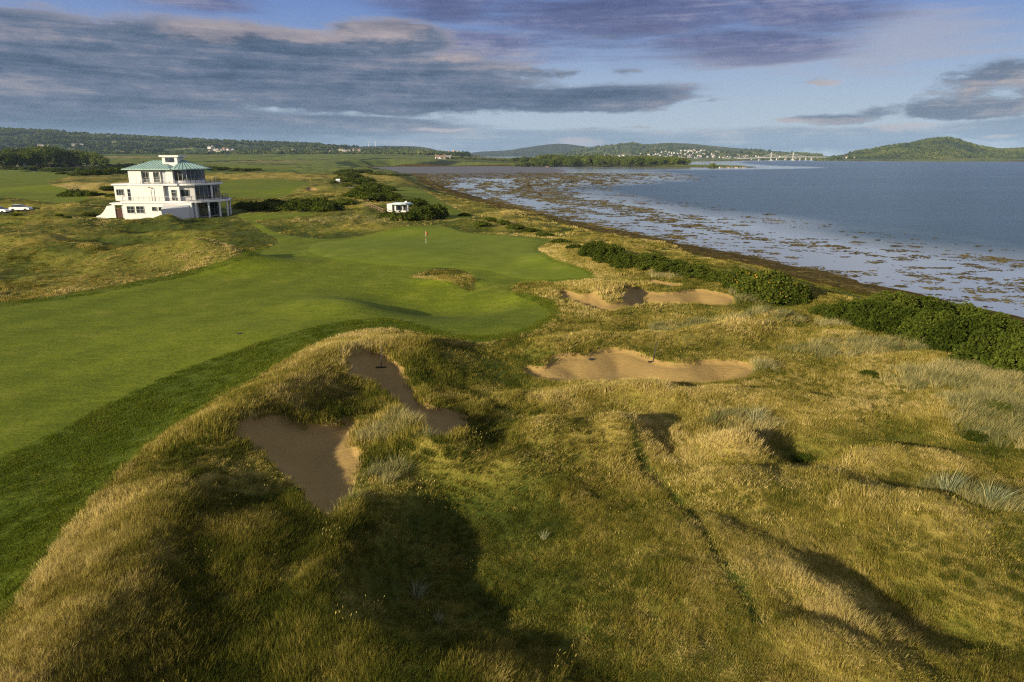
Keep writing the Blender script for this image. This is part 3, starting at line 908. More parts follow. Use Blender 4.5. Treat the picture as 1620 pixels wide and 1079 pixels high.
def stalk_mesh(name, n, rad, h, mat, seed):
    """thin flowering stalks with pale seed heads standing over the blades"""
    g = np.random.default_rng(seed); V_, F_, S_ = [], [], []
    for i in range(n):
        a = g.uniform(0, 6.283); q = rad * math.sqrt(g.uniform()); bx, by = q * math.cos(a), q * math.sin(a)
        hh = h * g.uniform(0.6, 1.15); dx, dy = 0.22 + g.normal() * 0.16, 0.08 + g.normal() * 0.16
        yaw = g.uniform(0, 3.14); c, s = math.cos(yaw), math.sin(yaw)
        tx, ty = bx + dx * hh, by + dy * hh
        o = len(V_)
        V_ += [(bx - 0.004 * c, by - 0.004 * s, 0), (bx + 0.004 * c, by + 0.004 * s, 0), (tx, ty, hh)]
        F_.append((o, o + 1, o + 2)); S_ += [0.55] * 3
        o = len(V_); w = 0.012; l = 0.09 * g.uniform(0.7, 1.3)
        ex, ey = tx + dx * l * 1.4, ty + dy * l * 1.4
        V_ += [(tx, ty, hh - 0.01), ((tx + ex) / 2 - w * c, (ty + ey) / 2 - w * s, hh + l * 0.45), ((tx + ex) / 2 + w * c, (ty + ey) / 2 + w * s, hh + l * 0.45), (ex, ey, hh + l * 0.8)]
        F_ += [(o, o + 2, o + 1), (o + 1, o + 2, o + 3)]; S_ += [1.0 if g.uniform() < 0.6 else 0.7] * 4
    me = np_mesh(name, np.array(V_), np.array(F_), False, None, {'shade': np.array(S_)})
    me.materials.append(mat)
    return me
def proto_collection(name, meshes):
    c = bpy.data.collections.new(name)
    for i, me in enumerate(meshes):
        c.objects.link(bpy.data.objects.new('%s_%02d' % (name, i), me))
    return c

def scatter(name, P, yaw, scale, idx, tint, coll, tilt=None):
    me = bpy.data.meshes.new(name)
    n = len(P)
    me.vertices.add(n)
    me.vertices.foreach_set('co', np.ascontiguousarray(P, dtype=np.float32).ravel())
    for a, v in (('yaw', yaw), ('size', scale), ('tint', tint)):
        me.attributes.new(a, 'FLOAT', 'POINT').data.foreach_set('value', np.ascontiguousarray(v, dtype=np.float32))
    me.attributes.new('pick', 'INT', 'POINT').data.foreach_set('value', np.ascontiguousarray(idx, dtype=np.int32))
    o = link_mesh(name, me)
    gt = bpy.data.node_groups.new(name + '_scatter', 'GeometryNodeTree')
    gt.interface.new_socket('Geometry', in_out='INPUT', socket_type='NodeSocketGeometry')
    gt.interface.new_socket('Geometry', in_out='OUTPUT', socket_type='NodeSocketGeometry')
    N = gt.nodes; L = gt.links
    gi = N.new('NodeGroupInput'); go = N.new('NodeGroupOutput')
    mp = N.new('GeometryNodeMeshToPoints')
    ci = N.new('GeometryNodeCollectionInfo'); ci.inputs['Collection'].default_value = coll
    ci.inputs['Separate Children'].default_value = True; ci.inputs['Reset Children'].default_value = True
    ip = N.new('GeometryNodeInstanceOnPoints'); ip.inputs['Pick Instance'].default_value = True
    def na(nm, typ):
        q = N.new('GeometryNodeInputNamedAttribute'); q.data_type = typ; q.inputs[0].default_value = nm
        return q.outputs[0]
    cx = N.new('ShaderNodeCombineXYZ'); L.new(na('yaw', 'FLOAT'), cx.inputs[2])
    cs = N.new('ShaderNodeCombineXYZ'); s_ = na('size', 'FLOAT')
    for i in range(3): L.new(s_, cs.inputs[i])
    L.new(gi.outputs[0], mp.inputs[0]); L.new(mp.outputs[0], ip.inputs['Points']); L.new(ci.outputs[0], ip.inputs['Instance'])
    L.new(na('pick', 'INT'), ip.inputs['Instance Index']); L.new(cx.outputs[0], ip.inputs['Rotation']); L.new(cs.outputs[0], ip.inputs['Scale'])
    L.new(ip.outputs[0], go.inputs[0])
    md = o.modifiers.new('scatter', 'NODES'); md.node_group = gt
    return tag(o, kind='stuff')

def fan_points(r0, r1, dens, half=44, seed=1):
    g = np.random.default_rng(seed)
    n = int(R(2 * half) / 2 * (r1 * r1 - r0 * r0) * dens)
    r = np.sqrt(g.uniform(r0 * r0, r1 * r1, n)); a = np.radians(g.uniform(-half, half, n))
    return r * np.sin(a), r * np.cos(a), g

MARRAM_BELTS = [  # in view: middle, radius across, radius deep (m), density 0..1
    (632, 668, 2.1, 1.1, 0.9), (690, 692, 0.9, 0.5, 0.6), (612, 748, 0.9, 0.9, 0.5), (592, 690, 0.6, 1.0, 0.7), (520, 812, 1.0, 0.7, 0.4), (1545, 598, 4.5, 2.6, 0.7), (1480, 550, 5.0, 1.6, 0.45), (1265, 510, 5.0, 1.2, 0.4),
    (1175, 470, 3.0, 2.5, 0.8), (1085, 520, 3.0, 1.2, 0.45), (1210, 495, 4.0, 2.0, 0.6), (1190, 590, 1.2, 0.9, 0.6), (1500, 775, 1.1, 0.6, 0.9), (1570, 795, 1.2, 0.6, 0.9), (1180, 668, 1.8, 0.9, 0.45), (1065, 600, 2.0, 0.7, 0.35), (1600, 650, 3.0, 3.0, 0.8), (1060, 433, 3.0, 1.6, 0.8), (850, 338, 10.0, 6.0, 0.5), (560, 345, 12.0, 7.0, 0.45), (1360, 548, 5.0, 2.0, 0.35)]
MB_W = [(*ground(a, b), c, d, e) for a, b, c, d, e in MARRAM_BELTS]
def marram_field(x, y):
    f = np.zeros(x.shape)
    for mx, my, rx, ry, e in MB_W:
        f = np.maximum(f, e * sst(1.25, 0.6, np.hypot((x - mx) / rx, (y - my) / ry)))
    return f

def grass_points(r0, r1, dens, seed):
    x, y, g = fan_points(r0, r1, dens, 46, seed)
    z, S = T(x, y, True)
    return x, y, z, S, g
def build_grass():
    P, Y, S_, I, Ti = [], [], [], [], []
    PM, YM, SM, IM, TM = [], [], [], [], []
    PL, YL, SL, IL, TL = [], [], [], [], []
    for (r0, r1, dens, size, var, seed) in [(9, 26, 34, 0.92, 0, 1), (26, 55, 17, 1.0, 8, 2), (55, 115, 5.5, 1.2, 16, 3), (115, 260, 1.3, 1.7, 16, 4), (260, 620, 0.16, 2.3, 16, 5)]:
        x, y, z, S, g = grass_points(r0, r1, dens, seed)
        dist = np.hypot(x, y); n1 = fbm(x / 9, y / 9, 3, 77); n2 = fbm(x / 2.4, y / 2.4, 3, 78); nb = fbm(x / 3.7, y / 3.7, 3, 91); n3 = fbm(x / 26, y / 26, 2, 92)
        okay = (S['cut'] > 0.05) & (S['b'] > -0.12) & (S['coast'] > 12 + 2 * nb) & (S['pad'] > 0.4)
        okay &= track_d(x, y) > 0.22 + 0.20 * nb
        okay |= (S['isle'] < -0.1) & (S['b'] > 0)
        # mown thinner in the hollows, thick on the crests
        worn = sst(-0.25, 0.5, nb + 0.7 * np.clip(S['relief'], -1, 1) + 0.35)
        keep = okay & (g.uniform(size=len(x)) < 0.35 + 0.65 * worn)
        mf = marram_field(x, y)
        isM = okay & (g.uniform(size=len(x)) < mf)
        keep &= ~(g.uniform(size=len(x)) < mf * 0.8)
        edge = np.exp(-np.clip(S['b'], 0, None) / 0.9)
        left = sst(3.0, -3.0, x + 0.12 * y - 2.0) * sst(62, 45, y)          # the long grass of the near dune on the left
        hgt = 0.26 + (0.16 + 0.26 * left * (0.4 + 1.2 * sst(-0.5, 0.7, nb))) * worn * (0.55 + 0.45 * sst(0, 3.0, S['cut'])) + 0.10 * left + 0.12 * edge * worn + 0.42 * sst(0.12, 0.62, fbm(x / 2.1, y / 2.1, 3, 97)) * sst(-0.4, 0.4, n1) * (1 - left)
        hgt = hgt * (1 - 0.35 * sst(70, 95, dist) * (x < 0))
        dryness = 0.43 + 0.30 * n1 + 0.24 * n2 + 0.26 * np.clip(S['relief'], -1.0, 1.3) + 0.16 * n3 - 0.28 * np.exp(-np.clip(S['coast'] - 16, 0, None) / 9.0) + 0.34 * np.exp(-np.clip(S['cut'], 0, None) / 1.3) - 0.30 * left * sst(0.8, 3.0, S['cut']) - sst(70, 95, dist) * (x < -5) * (0.24 + 0.14 * n1) - 0.25 * np.exp(-np.clip(S['coast'] - 16, 0, None) / 14.0) + 0.22 * nb
        k = keep
        P.append(np.stack([x, y, z], 1)[k]); Y.append(2.2 * fbm(x[k] / 5, y[k] / 5, 3, 99) + g.normal(0, 0.5, k.sum())); S_.append(size * hgt[k] * g.uniform(0.75, 1.25, k.sum()))
        I.append(var + g.integers(0, 8, k.sum())); Ti.append(np.clip(dryness[k] + g.normal(0, 0.13, k.sum()), 0, 1))
        k = isM
        if r1 < 300:
            PM.append(np.stack([x, y, z], 1)[k]); YM.append(g.uniform(-0.9, 0.9, k.sum())); SM.append(min(size, 1.3) * g.uniform(0.6, 1.05, k.sum()))
            IM.append(g.integers(0, 5, k.sum())); TM.append(np.clip(0.50 + 0.25 * n2[k] + g.normal(0, 0.16, k.sum()), 0, 1))
    # the short carpet between the tufts
    for (r0, r1, dens, size, seed) in [(9, 24, 62, 0.9, 11), (24, 44, 24, 1.25, 12), (44, 80, 6.5, 2.0, 13)]:
        x, y, z, S, g = grass_points(r0, r1, dens, seed)
        n1 = fbm(x / 9, y / 9, 3, 77); n2 = fbm(x / 1.6, y / 1.6, 3, 178)
        k = (S['cut'] > 0.0) & (S['b'] > -0.05) & (S['coast'] > 13) & (S['pad'] > 0.4) & (track_d(x, y) > 0.16)
        P.append(np.stack([x, y, z], 1)[k]); Y.append(2.2 * fbm(x[k] / 5, y[k] / 5, 3, 99) + g.normal(0, 0.7, k.sum())); S_.append(size * g.uniform(0.6, 1.3, k.sum()))
        I.append(24 + g.integers(0, 4, k.sum())); Ti.append(np.clip(0.41 + 0.28 * n1[k] + 0.24 * n2[k] + 0.22 * np.clip(S['relief'][k], -1, 1.2) + g.normal(0, 0.12, k.sum()), 0, 1))
    # the cut fringe beside the fairway: short, thick and green
    for (r0, r1, dens, size, seed) in [(10, 30, 55, 1.0, 21), (30, 70, 20, 1.35, 22), (70, 120, 4, 1.8, 23)]:
        x, y, z, S, g = grass_points(r0, r1, dens, seed)
        nb = fbm(x / 2.0, y / 2.0, 3, 95)
        k = (S['semi'] < 0.15) & (S['fair'] > 0.05) & (S['isle'] > 0) & (g.uniform(size=len(x)) < 0.62 + 0.4 * nb)
        PL.append(np.stack([x, y, z], 1)[k]); YL.append(g.uniform(0, 6.28, k.sum())); SL.append(size * g.uniform(0.7, 1.3, k.sum()))
        IL.append(g.integers(0, 4, k.sum())); TL.append(np.clip(0.42 + 0.22 * nb[k] + 0.5 * np.exp(np.clip(S['semi'][k], -9, 0) / 0.5) * 0.6 + g.normal(0, 0.12, k.sum()), 0, 1))
    cc = np.concatenate
    tufts = [tuft_mesh('grass_tuft', 70, 0.30, 0.40, 0.012, 0.35, M['blade'], 100 + i) for i in range(8)]
    tufts += [tuft_mesh('grass_tuft', 52, 0.36, 0.40, 0.021, 0.35, M['blade'], 120 + i) for i in range(8)]
    tufts += [tuft_mesh('grass_tuft', 40, 0.55, 0.36, 0.042, 0.35, M['blade'], 140 + i) for i in range(8)]
    x, y, z, S, g = grass_points(10, 48, 2.6, 33)
    nb = fbm(x / 3.0, y / 3.0, 3, 123)
    k = (S['cut'] > 0.2) & (S['b'] > 0.1) & (g.uniform(size=len(x)) < 0.30 * np.clip(0.05 + 0.9 * nb, 0.02, 1) * (0.25 + 0.75 * sst(3.0, -3.0, x + 0.12 * y - 2.0)))
    scatter('seed_heads', np.stack([x, y, z], 1)[k], g.uniform(-1.2, 1.2, k.sum()), g.uniform(0.7, 1.2, k.sum()), g.integers(0, 3, k.sum()), np.clip(g.normal(0.52, 0.14, k.sum()), 0, 1),
            proto_collection('stalks', [stalk_mesh('stalk', 12, 0.35, 0.42, M['blade'], 190 + i) for i in range(3)]))
    tufts += [tuft_mesh('grass_tuft', 44, 0.26, 0.095, 0.013, 0.8, M['blade'], 150 + i, (0.45, 0.2)) for i in range(4)]
    scatter('rough_grass', cc(P), cc(Y), cc(S_), cc(I), cc(Ti), proto_collection('grass_tufts', tufts))
    mt = [tuft_mesh('marram_tuft', 80, 0.30, 0.60, 0.013, 0.75, M['marram'], 160 + i, (0.35, 0.12), 3) for i in range(5)]
    scatter('marram_grass', cc(PM), cc(YM), cc(SM), cc(IM), cc(TM), proto_collection('marram_tufts', mt))
    lt = [tuft_mesh('lawn_tuft', 46, 0.24, 0.085, 0.016, 0.5, M['lawn_blade'], 180 + i, (0.2, 0.1)) for i in range(4)]
    scatter('cut_grass_fringe', cc(PL), cc(YL), cc(SL), cc(IL), cc(TL), proto_collection('lawn_tufts', lt))
    print('GRASS', sum(map(len, P)), sum(map(len, PM)), sum(map(len, PL)))
build_grass()

# single marram clumps one can point to
def one_tuft(px, py, size, label, seed):
    x, y = ground(px, py)
    me = tuft_mesh('marram_clump', 90, 0.22, 0.85, 0.016, 0.75, M['marram_one'], seed, (0.2, 0.1), 3)
    o = link_mesh('marram_clump', me)
    o.location = (x, y, zat(x, y)); o.scale = (size,) * 3
    return tag(o, label, 'grass clump', 'single marram clumps')
def marram_one():
    m, t = material('marram_clump_blades')
    c = t.ramp(t.attr('shade'), [(0.0, (0.11, 0.14, 0.065)), (0.5, (0.21, 0.23, 0.12)), (1.0, (0.42, 0.37, 0.18))])
    t.out(t.pbsdf(c, 0.7, None, 0.15))
    return m
M['marram_one'] = marram_one()
for a in [(660, 945, 0.75, 'pale spiky marram clump alone on the shaded floor of the near hollow', 301), (695, 985, 0.42, 'small low marram clump below the spiky one in the shaded hollow', 302),
          (1500, 780, 1.25, 'straw pale wind swept marram clump on the right hand swell, left of its pair', 303), (1568, 800, 1.25, 'straw pale wind swept marram clump on the right hand swell, right of its pair', 304),
          (860, 853, 0.45, 'tiny marram clump on the sunlit short turf right of the shaded hollow', 305), (1195, 668, 1.1, 'grey green marram clump behind the golden knoll right of the sand', 306)]:
    one_tuft(*a)

# ------------------------------------------------------------------ seaweed lying on the ebbed flats
def weed_mesh(name, seed):
    g = np.random.default_rng(seed)
    bm = bmesh.new()
    bmesh.ops.create_icosphere(bm, subdivisions=2, radius=0.5)
    for v in bm.verts:
        k = 1 + 0.55 * g.uniform(-1, 1)
        a = math.atan2(v.co.y, v.co.x)
        k *= 1 + 0.35 * math.sin(3 * a + seed) * 0.6 + 0.2 * math.sin(7 * a + seed * 2)
        v.co = Vector((v.co.x * k * 1.5, v.co.y * k * 0.75, v.co.z * 0.22 * (0.6 + 0.8 * g.uniform())))
    me = bpy.data.meshes.new(name); bm.to_mesh(me); bm.free()
    me.materials.append(M['weed'])
    return me
def weed_mat():
    m, t = material('bladder_wrack')
    p = t.pos()
    n = t.noise(p, 4.0, 4, 0.7)
    f = t.add(t.mul(t.attr('tint', 'INSTANCER'), 0.7), t.mul(n, 0.4))
    c = t.ramp(f, [(0.2, (0.020, 0.014, 0.004)), (0.5, (0.056, 0.042, 0.010)), (0.85, (0.125, 0.095, 0.020))])
    t.out(t.pbsdf(c, 0.75, t.bump(n, 0.8, 0.05), 0.12))
    return m
M['weed'] = weed_mat()
def build_weed():
    P, Sz, Ti, Ix, Yw = [], [], [], [], []
    for (r0, r1, dens, size, seed) in [(60, 170, 10.0, 0.29, 41), (170, 420, 3.0, 0.50, 42), (420, 900, 0.36, 1.15, 43)]:
        x, y, g = fan_points(r0, r1, dens, 44, seed)
        k = (x > -140) & (x < 330)
        x, y = x[k], y[k]
        d = -coast_d(x, y)
        w = flat_width(x, y)
        f = d / w
        nA = fbm(y / 45, d / 9, 4, 63); nB = fbm(x / 4.2, y / 2.3, 4, 64)
        dens_ = 0.06 + 0.85 * nA + 1.0 * nB - 0.45 * sst(0.5, 1.0, f) + 0.30 * np.exp(-((f - 0.45) / 0.16) ** 2) - 0.25 * np.exp(-((f - 0.16) / 0.08) ** 2) + 0.25 * sst(260, 500, np.hypot(x, y)) + 0.55 * sst(0.10, 0.0, f)
        k = (d > -9.5) & (f < 1.25) & (g.uniform(size=len(x)) < np.clip(dens_, 0.0, 1.0) * sst(1.25, 0.7, f))
        zz = np.where(d > 0, 0.015, 0.0); q_ = d <= 0; zz[q_] = T(x[q_], y[q_]) if q_.any() else 0
        P.append(np.stack([x, y, zz], 1)[k]); n = k.sum()
        Sz.append(size * g.lognormal(-0.45, 0.62, n)); Ti.append(np.clip(0.55 + 0.3 * nA[k] + g.normal(0, 0.16, n), 0, 1)); Ix.append(g.integers(0, 6, n)); Yw.append(g.normal(0, 0.5, n))
    c = np.concatenate
    scatter('seaweed', c(P), c(Yw), c(Sz), c(Ix), c(Ti), proto_collection('weed_clumps', [weed_mesh('weed_clump', 200 + i) for i in range(6)]))
    print('WEED', sum(map(len, P)))
build_weed()

# ------------------------------------------------------------------ gorse and other bushes: leaf sprays over a lumpy dome
def leaf_mat(name, dark, mid, light, flower=None):
    m, t = material(name)
    f = t.attr('shade')
    oi = t.new('ShaderNodeObjectInfo').outputs['Random']
    n = t.noise(t.new('ShaderNodeTexCoord').outputs['Object'], 2.2, 3, 0.6)
    k = t.add(t.mul(f, 0.6), t.add(t.mul(n, 0.45), t.mul(t.sub(oi, 0.5), 0.36)))
    st = [(0.12, dark), (0.48, mid), (0.80, light)]
    c = t.ramp(k, st)
    if flower:
        c = t.mix(t.mul(t.ss(t.noise(t.new('ShaderNodeTexCoord').outputs['Object'], 1.5, 4, 0.7), 0.58, 0.72), 0.55), c, (0.10, 0.072, 0.022))
        c = t.mix(t.m('GREATER_THAN', t.attr('flower'), 0.5), c, flower)
    d = t.new('ShaderNodeBsdfDiffuse'); t.put(d.inputs[0], c)
    tr = t.new('ShaderNodeBsdfTranslucent'); t.put(tr.inputs[0], c)
    mx = t.new('ShaderNodeMixShader'); mx.inputs[0].default_value = 0.2
    t.t.links.new(d.outputs[0], mx.inputs[1]); t.t.links.new(tr.outputs[0], mx.inputs[2])
    t.out(mx.outputs[0])
    return m
M['gorse'] = leaf_mat('gorse_spines', (0.016, 0.026, 0.004), (0.056, 0.076, 0.010), (0.112, 0.134, 0.020), (0.30, 0.20, 0.025))
M['leaf'] = leaf_mat('tree_leaves', (0.026, 0.040, 0.008), (0.085, 0.112, 0.018), (0.165, 0.185, 0.032))
M['bark'] = mat_plain('bark', (0.085, 0.062, 0.042), 0.9, 0.35, 8, 0.1, 0, 0.5)

def foliage(name, lobes, per, leaf, mat, seed, flower=0.0, core=0.78):
    """lobes: (x, y, z, r). sprays of small leaf faces over each lobe, with a darker core added inside to block light"""
    g = np.random.default_rng(seed)
    V_, F_, S_, Fl = [], [], [], []
    o = 0
    L = np.array(lobes)
    for (lx, ly, lz, lr) in lobes:
        d = g.normal(size=(per, 3)); d /= np.linalg.norm(d, axis=1)[:, None]
        d[:, 2] = np.abs(d[:, 2]) * np.where(g.uniform(size=per) < 0.82, 1, -0.6)
        rr = lr * (0.80 + 0.28 * g.uniform(size=per) ** 0.7 + 0.22 * (g.uniform(size=per) < 0.10))
        c = np.array([lx, ly, lz]) + d * rr[:, None]
        # not inside another lobe, and above the ground
        ins = np.zeros(per, bool)
        for q in L:
            if q[0] == lx and q[1] == ly and q[2] == lz: continue
            ins |= np.linalg.norm(c - q[:3], axis=1) < q[3] * 0.78
        c, d = c[~ins & (c[:, 2] > 0.03)], d[~ins & (c[:, 2] > 0.03)]
        n = len(c)
        if not n: continue
        u = g.normal(size=(n, 3)); u -= d * (u * d).sum(1)[:, None] * 0.6; u /= np.linalg.norm(u, axis=1)[:, None]
        w = np.cross(d, u); w /= np.linalg.norm(w, axis=1)[:, None] + 1e-9
        s = leaf * g.uniform(0.6, 1.4, n)[:, None]
        tip = c + d * s * 0.9 + u * s * 0.5
        V_.append(np.stack([c - w * s * 0.5, c + w * s * 0.5, tip], 1).reshape(-1, 3))
        F_.append(np.arange(o, o + 3 * n).reshape(-1, 3)); o += 3 * n
        sh = np.clip(g.normal(0.5, 0.2, n), 0, 1)
        S_.append(np.repeat(sh, 3)); Fl.append(np.repeat((g.uniform(size=n) < flower * (d[:, 2] > 0.1)).astype(float), 3))
    for (lx, ly, lz, lr) in lobes:  # darker filler ball under each lobe, added to block light
        bm = bmesh.new(); bmesh.ops.create_icosphere(bm, subdivisions=1, radius=lr * core)
        v = np.array([q.co[:] for q in bm.verts]) * g.uniform(0.85, 1.1, (len(bm.verts), 1)) + np.array([lx, ly, lz]); v[:, 2] = np.maximum(v[:, 2], -0.1)
        f = np.array([[q.index for q in p.verts] for p in bm.faces]); bm.free()
        V_.append(v); F_.append(f + o); o += len(v); S_.append(np.full(len(v), 0.30)); Fl.append(np.zeros(len(v)))
    me = np_mesh(name, np.concatenate(V_), np.concatenate(F_), False, None, {'shade': np.concatenate(S_), 'flower': np.concatenate(Fl)})
    me.materials.append(mat)
    return me
def dome_lobes(seed, n=15, rx=1.0, ry=0.9, h=1.0, lo=0.26, hi=0.44):
    g = np.random.default_rng(seed)
    out = [(0, 0, h * 0.34, 0.55 * min(rx, h))]
    for i in range(n):
        a = 2 * math.pi * (i * 0.618 + 0.1 * g.uniform()); e = math.asin(min(1, (i + 0.5) / n)) * 0.93
        r = g.uniform(lo, hi)
        out.append((math.cos(a) * math.cos(e) * (rx - r * 0.6), math.sin(a) * math.cos(e) * (ry - r * 0.6), max(0.12, math.sin(e) * (h - r * 0.55)), r))
    return out
# unit bushes, about 2 m across and 1 m high
GORSE_NEAR = [foliage('gorse_foliage', dome_lobes(400 + i, 30, 1.0, 0.9, 1.0, 0.13, 0.30), 300, 0.060, M['gorse'], 410 + i) for i in range(4)]
GORSE_BLOOM = [foliage('gorse_foliage', dome_lobes(420 + i, 20, 1.0, 0.9, 1.0, 0.22, 0.36), 420, 0.060, M['gorse'], 430 + i, 0.05) for i in range(2)]
GORSE_FAR = [foliage('gorse_foliage', dome_lobes(440 + i, 11, 1.0, 0.9, 0.95, 0.28, 0.46), 120, 0.13, M['gorse'], 450 + i) for i in range(5)]
ORD = ['first', 'second', 'third', 'fourth', 'fifth', 'sixth', 'seventh', 'eighth', 'ninth', 'tenth', 'eleventh', 'twelfth', 'thirteenth', 'fourteenth', 'fifteenth', 'sixteenth', 'seventeenth', 'eighteenth', 'nineteenth', 'twentieth', 'twenty-first', 'twenty-second', 'twenty-third', 'twenty-fourth', 'twenty-fifth']
def bush(name, mesh, px, py, width_px, height_px, label, group, cat='bush', deep=1.0, rz=None, seed=[0]):
    x, y = ground(px, py)
    d = math.hypot(y * CP + (CAM_H - 7) * SP, 0)
    w = width_px * d / FPX; h = height_px * d / FPX
    o = link_mesh(name, mesh)
    seed[0] += 1
    o.location = (x, y + w * 0.3 * deep, zat(x, y + w * 0.3 * deep) - 0.12 * h)
    o.scale = (w / 2, w / 2 * deep, h)
    o.rotation_euler = (0, 0, (seed[0] * 0.9) % 0.8 - 0.4 if rz is None else rz)
    return tag(o, label, cat, group)

HEDGE = [(1312, 500, 44, 22), (1352, 512, 66, 40), (1398, 522, 78, 50), (1440, 535, 92, 58), (1492, 548, 96, 66), (1542, 568, 104, 76), (1592, 592, 112, 84), (1650, 612, 120, 90), (1418, 496, 70, 40), (1470, 508, 84, 46), (1530, 526, 90, 56), (1585, 545, 96, 62), (1640, 560, 100, 66), (1372, 496, 56, 26)]
for i, (px, py, w, h) in enumerate(HEDGE):
    where = ['leftmost and lowest of the big gorse hedge on the right', 'second from the left end of the big gorse hedge', 'third along the big hedge', 'fourth along the front of the big gorse hedge', 'fifth along the big hedge, behind marram',
             'sixth along the front of the big gorse hedge, bulging forward', 'last in full view along the front of the gorse hedge', 'cut by the right picture edge at the near hedge end', 'back row of the hedge, nearest its low left end', 'back row of the hedge, against the dark beach',
             'back row of the hedge, right of the middle', 'back row of the hedge, near the right edge', 'back row of the hedge, at the right edge', 'small one behind the low left end of the gorse hedge'][i]
    bush('gorse_bush', GORSE_NEAR[i % 4], px, py, w * 1.12, h * 0.80, 'green gorse bush, ' + where, 'gorse bushes of the big hedge on the right', deep=0.9)
for i, (px, py, w, h, lab, mesh) in enumerate([(1176, 462, 62, 30, 'yellow flecked gorse bush beside the far end of the right bunker', GORSE_BLOOM[0]), (1222, 478, 96, 44, 'broad rounded gorse bush with yellow flowers above the dark shadow', GORSE_BLOOM[1]), (1262, 482, 50, 32, 'yellow flecked gorse bush at the right end of the flowering clump', GORSE_BLOOM[0]),
        (943, 408, 46, 22, 'gorse bush at the seaward foot of the golden knoll, far end', GORSE_NEAR[0]), (968, 416, 50, 25, 'rounded dark gorse bush below the golden knoll', GORSE_NEAR[1]), (992, 424, 44, 22, 'gorse bush with deep shadow on its near side below the green', GORSE_NEAR[2]), (1030, 428, 62, 20, 'low gorse bush above the small sandy scrape', GORSE_NEAR[3]),
        (1066, 434, 56, 17, 'low spreading gorse bush right of the small sandy scrape', GORSE_NEAR[0]), (1100, 440, 56, 17, 'low gorse bush above the right bunker', GORSE_NEAR[1]), (1135, 447, 52, 16, 'low gorse bush just left of the flowering clump', GORSE_NEAR[2]), (1585, 655, 40, 12, 'small green bush in the grass by the right edge', GORSE_NEAR[3]), (1550, 702, 38, 11, 'small isolated green bush on the right hand swell', GORSE_NEAR[1]),
        (1378, 596, 26, 8, 'small dark broom plant in the dry grass below the hedge', GORSE_NEAR[2]), (465, 788, 22, 15, 'small dark bush on the left lip of the nearest bunker', GORSE_NEAR[0]), (1275, 735, 40, 10, 'small dark broom plant in the shaded hollow on the right', GORSE_NEAR[1])]):
    if lab:
        bush('gorse_bush', mesh, px, py, w * 1.1, h, lab, None)

FAR_BUSHES = [   # label, group, list of (px, py, w, h)
    ('gorse bush in front of the little white pavilion', 'gorse bushes round the pavilion', [(612, 346, 30, 13), (628, 349, 36, 15), (648, 349, 34, 15), (664, 348, 38, 20), (680, 346, 36, 24), (693, 343, 28, 24)]),
    ('dark gorse bush behind the little white pavilion', 'gorse bushes behind the pavilion', [(648, 327, 26, 13), (660, 325, 26, 13), (636, 322, 20, 9)]),
    ('dark gorse bush in the row behind the mown strip', 'gorse row behind the mown strip', [(382, 330, 28, 12), (400, 332, 30, 14), (420, 333, 32, 15), (442, 334, 34, 15), (464, 334, 34, 16), (486, 335, 34, 17), (508, 335, 34, 17), (526, 333, 26, 14), (470, 326, 34, 12), (500, 326, 36, 13), (430, 325, 34, 10), (545, 326, 28, 10)]),
    ('gorse bush on the bank between the fairways', 'gorse bushes on the bank between the fairways', [(560, 313, 30, 11), (580, 316, 34, 12), (600, 318, 32, 12), (616, 318, 30, 10), (572, 305, 30, 11), (590, 308, 30, 12), (606, 309, 28, 11), (598, 300, 28, 10), (585, 297, 28, 10), (568, 292, 26, 9), (552, 288, 24, 8), (578, 288, 24, 8), (560, 281, 22, 7), (545, 279, 22, 7), (612, 302, 24, 9), (620, 311, 22, 8), (545, 295, 18, 7), (528, 291, 14, 6), (536, 285, 16, 6)]),
    ('dark gorse bush by the edge of the mud bay', 'gorse bushes by the mud bay', [(540, 275, 22, 8), (553, 275, 24, 8), (566, 275, 22, 7), (580, 273, 16, 5), (600, 277, 18, 4), (620, 278, 22, 4), (638, 278, 20, 3), (590, 276, 16, 4)]),
    ('gorse bush on the sea side of the green', 'gorse bushes on the sea side of the green', [(795, 356, 22, 8), (815, 362, 26, 8), (838, 368, 26, 7), (860, 374, 26, 7), (775, 350, 18, 7), (735, 342, 18, 6), (762, 360, 22, 8), (885, 384, 24, 7), (910, 394, 26, 9)]),
    ('green bush at the edge of the left fairway', 'green bushes at the edge of the left fairway', [(102, 311, 22, 9), (116, 311, 28, 13), (130, 311, 26, 11), (146, 310, 18, 7), (158, 310, 16, 6), (174, 311, 16, 5), (166, 302, 18, 7), (182, 300, 18, 9), (24, 342, 12, 4), (92, 342, 12, 4), (105, 345, 12, 4), (138, 341, 22, 5)]),
    ('gorse bush in the dark belt behind the clubhouse', 'gorse belt behind the clubhouse', [(120, 278, 24, 8), (136, 277, 26, 10), (152, 277, 28, 11), (168, 276, 28, 11), (184, 275, 28, 11), (200, 274, 26, 10), (216, 273, 20, 8), (128, 270, 22, 7), (146, 268, 24, 7), (166, 267, 24, 8), (186, 266, 24, 8), (204, 265, 20, 7), (96, 276, 16, 5), (300, 268, 22, 7), (318, 269, 26, 9), (336, 270, 24, 8), (352, 270, 22, 6), (372, 271, 22, 6), (390, 271, 18, 5), (405, 270, 14, 4), (285, 267, 18, 5)]),
    ('scrubby bush on the edge of the tree clump', 'scrub along the tree clump', [(10, 268, 22, 7), (24, 269, 22, 6), (40, 269, 24, 7), (56, 270, 22, 6), (72, 271, 24, 6), (88, 272, 24, 7), (104, 270, 22, 6), (60, 264, 20, 6), (84, 264, 22, 6), (100, 263, 22, 7), (116, 262, 20, 6), (4, 262, 18, 5)])]
